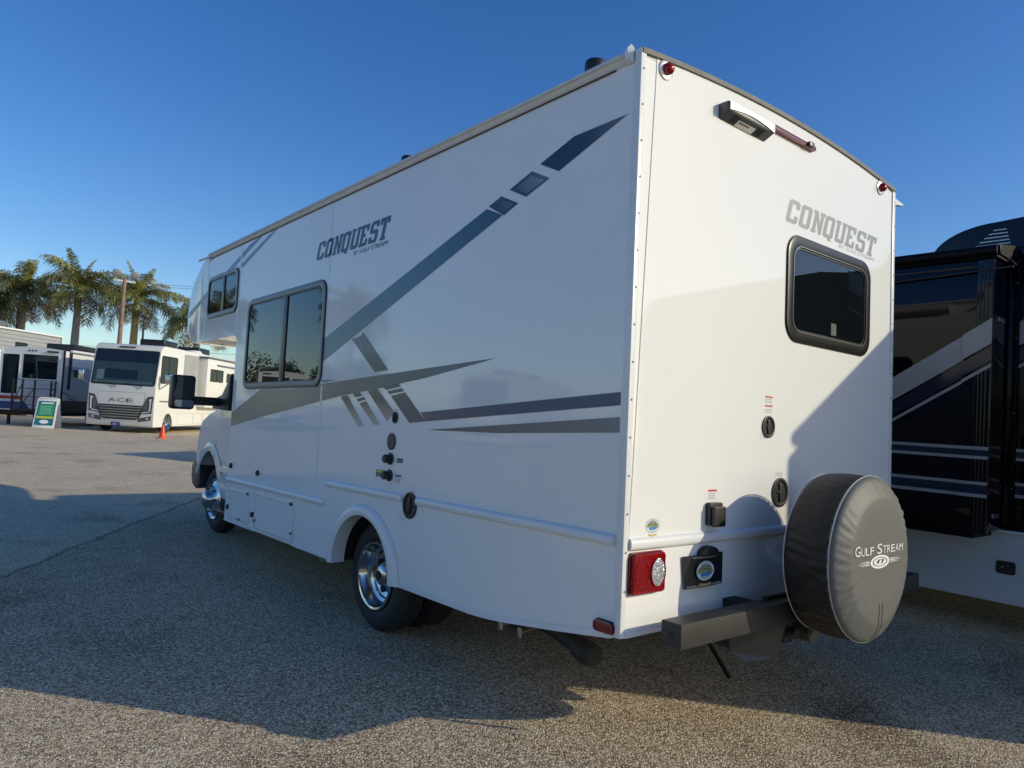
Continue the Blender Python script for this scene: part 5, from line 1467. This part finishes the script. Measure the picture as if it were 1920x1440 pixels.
# ================================================================== lamp posts and wires
def up_at(px, py, D):
    return CAM + FWD * D + RIGHT * ((px - 960) / FPX * D) + UP * (-(py - 720) / FPX * D)
POLEW = pbr('timber_pole', (0.24, 0.16, 0.11), 0.85, var=0.2, vscale=6)
b0 = up_at(224, 640, 40)
lp_ = thing('lamp_post', 'brown timber lamp post with twin floodlights behind the cream motorhome', 'lamp post', (b0.x, b0.y, 0))
lathe('pole', [(0.14, 0), (0.10, 7.75), (0, 7.76)], (0, 0, 0), (0, 0, 1), POLEW, lp_, 14)
box('cross_arm', (-0.55, -0.05, 7.55), (0.55, 0.05, 7.65), STEEL, lp_)
for sx in (-1, 1):
    fl = empty('floodlight', lp_)
    mk('lamp_housing', [(sx * 0.45 - 0.22, -0.25, 7.78), (sx * 0.45 + 0.22, -0.25, 7.78), (sx * 0.45 + 0.15, 0.15, 7.95), (sx * 0.45 - 0.15, 0.15, 7.95), (sx * 0.45 - 0.22, -0.35, 8.10), (sx * 0.45 + 0.22, -0.35, 8.10), (sx * 0.45 + 0.15, 0.1, 8.2), (sx * 0.45 - 0.15, 0.1, 8.2)],
       [(0, 1, 5, 4), (1, 2, 6, 5), (2, 3, 7, 6), (3, 0, 4, 7), (4, 5, 6, 7), (0, 3, 2, 1)], STEEL, fl, bevel=0.02)
    box('lamp_bracket', (sx * 0.45 - 0.03, -0.05, 7.6), (sx * 0.45 + 0.03, 0.02, 7.85), STEEL, fl)
b0 = up_at(267, 640, 45)
l2 = thing('lamp_post', 'slim dark lamp post with a small box head among the palms', 'lamp post', (b0.x, b0.y, 0))
cyl('pole', (0, 0, 0), (0, 0, 6.2), 0.08, BLACK, l2, 12, r1=0.06)
box('lamp_head', (-0.18, -0.3, 6.15), (0.18, 0.2, 6.35), BLACK, l2, bevel=0.03)
up_pts = []
for i, (px, lab) in enumerate(((-420, 'utility pole left of the palms carrying the overhead wires'), (900, 'utility pole behind the cab-over motorhome carrying the overhead wires'))):
    q = up_at(px, 700, 72)
    t = thing('utility_pole', lab, 'utility pole', (q.x, q.y, 0))
    lathe('pole', [(0.19, 0), (0.13, 13.2), (0, 13.2)], (0, 0, 0), (0, 0, 1), POLEW, t, 12)
    box('cross_arm', (-1.1, -0.06, 12.6), (1.1, 0.06, 12.75), POLEW, t)
    up_pts.append(q)
WIRE = pbr('wire_black', (0.03, 0.03, 0.03), 0.6, var=0.05)
for k, (z_, o_) in enumerate(((12.8, -0.9), (12.8, 0.9), (10.6, 0.0), (6.4, 0.0))):
    a, b = up_pts
    pts = []
    for i in range(25):
        t = i / 24
        p = a.lerp(b, t)
        pts.append((p.x + o_ * 0.6, p.y + o_ * 0.6, z_ - 1.6 * 4 * t * (1 - t) * 0.35))
    wr_ = tube('overhead_wire', pts, 0.016, WIRE, None, 5)
    tag(wr_, ['thin overhead wire on the far side of the pole cross arms', 'thin overhead wire on the near side of the pole cross arms', 'thin overhead wire midway down the utility poles', 'lowest thin overhead wire, just above the vehicle roofs'][k], 'wire', 'overhead wires')

# ================================================================== further vehicles of the lot (mirrored in the glossy side, or casting shade)
def clone(src, loc, yaw, label):
    c = copy_tree(src)
    c.location = loc
    c.rotation_euler = (0, 0, yaw)
    c['label'] = label
    return c
clone(ace, (7.9, 11.9, 0), R(180 + 29), 'cream bus-style motorhome parked aslant beyond the black motorhome')
clone(ace, (-17.5, 24.0, 0), R(62), 'cream bus-style motorhome parked across the lot, facing the striped motorhome side')
clone(tr, (-12.0, 34.0, 0), R(20), 'white travel trailer parked across the lot beside two palms')
palm((-22.0, 46.0), 8.3, 'palm across the lot left of the second travel trailer', 21, 1.0)
palm((-14.5, 52.0), 7.4, 'palm across the lot behind the second travel trailer', 22, 1.0)

def broadleaf(loc, h, r_, label, seed):
    rng = random.Random(seed)
    t = thing('broadleaf_tree', label, 'tree', (loc[0], loc[1], 0), (0, 0, 0), 'dark trees across the lot')
    tube('trunk', [(0, 0, 0), (0.1, 0, h * 0.25), (0.0, 0.1, h * 0.5), (0.1, 0.0, h * 0.7)], 0.2, TRUNK, t, 10, radii=[0.3, 0.22, 0.17, 0.08])
    for k in range(5):
        a = 2 * PI * k / 5
        tube('limb', [(0.05, 0, h * 0.32), (r_ * 0.3 * math.cos(a), r_ * 0.3 * math.sin(a), h * 0.5), (r_ * 0.6 * math.cos(a), r_ * 0.6 * math.sin(a), h * 0.68)], 0.1, TRUNK, t, 6, radii=[0.13, 0.09, 0.04])
    blobs = [(Vector((rng.uniform(-0.6, 0.6) * r_, rng.uniform(-0.6, 0.6) * r_, h * rng.uniform(0.45, 0.85))), rng.uniform(0.3, 0.5) * r_) for _ in range(14)]
    v, f = [], []
    for c, rr in blobs:
        for _ in range(230):
            d = Vector((rng.gauss(0, 1), rng.gauss(0, 1), rng.gauss(0, 1))).normalized()
            p = c + d * rr * rng.uniform(0.55, 1.05)
            a = Vector((rng.uniform(-1, 1), rng.uniform(-1, 1), rng.uniform(-1, 1))).normalized()
            b = a.cross(d).normalized()
            q = rng.uniform(0.09, 0.2)
            k = len(v)
            v += [p - a * q, p + b * q * 0.6, p + a * q, p - b * q * 0.6]
            f.append((k, k + 1, k + 2, k + 3))
    o = mk('crown', v, f, pbr('tree_leaf', (0.045, 0.075, 0.022), 0.5, var=0.3, vscale=1.5), t, recalc=False)
    o['kind'] = 'stuff'
    return t
broadleaf((-30.0, 62.0), 7.0, 3.6, 'tall dark leafy tree across the lot, behind the palms', 31)
broadleaf((-24.0, 66.0), 5.6, 3.2, 'rounded dark leafy tree across the lot, behind the second travel trailer', 32)
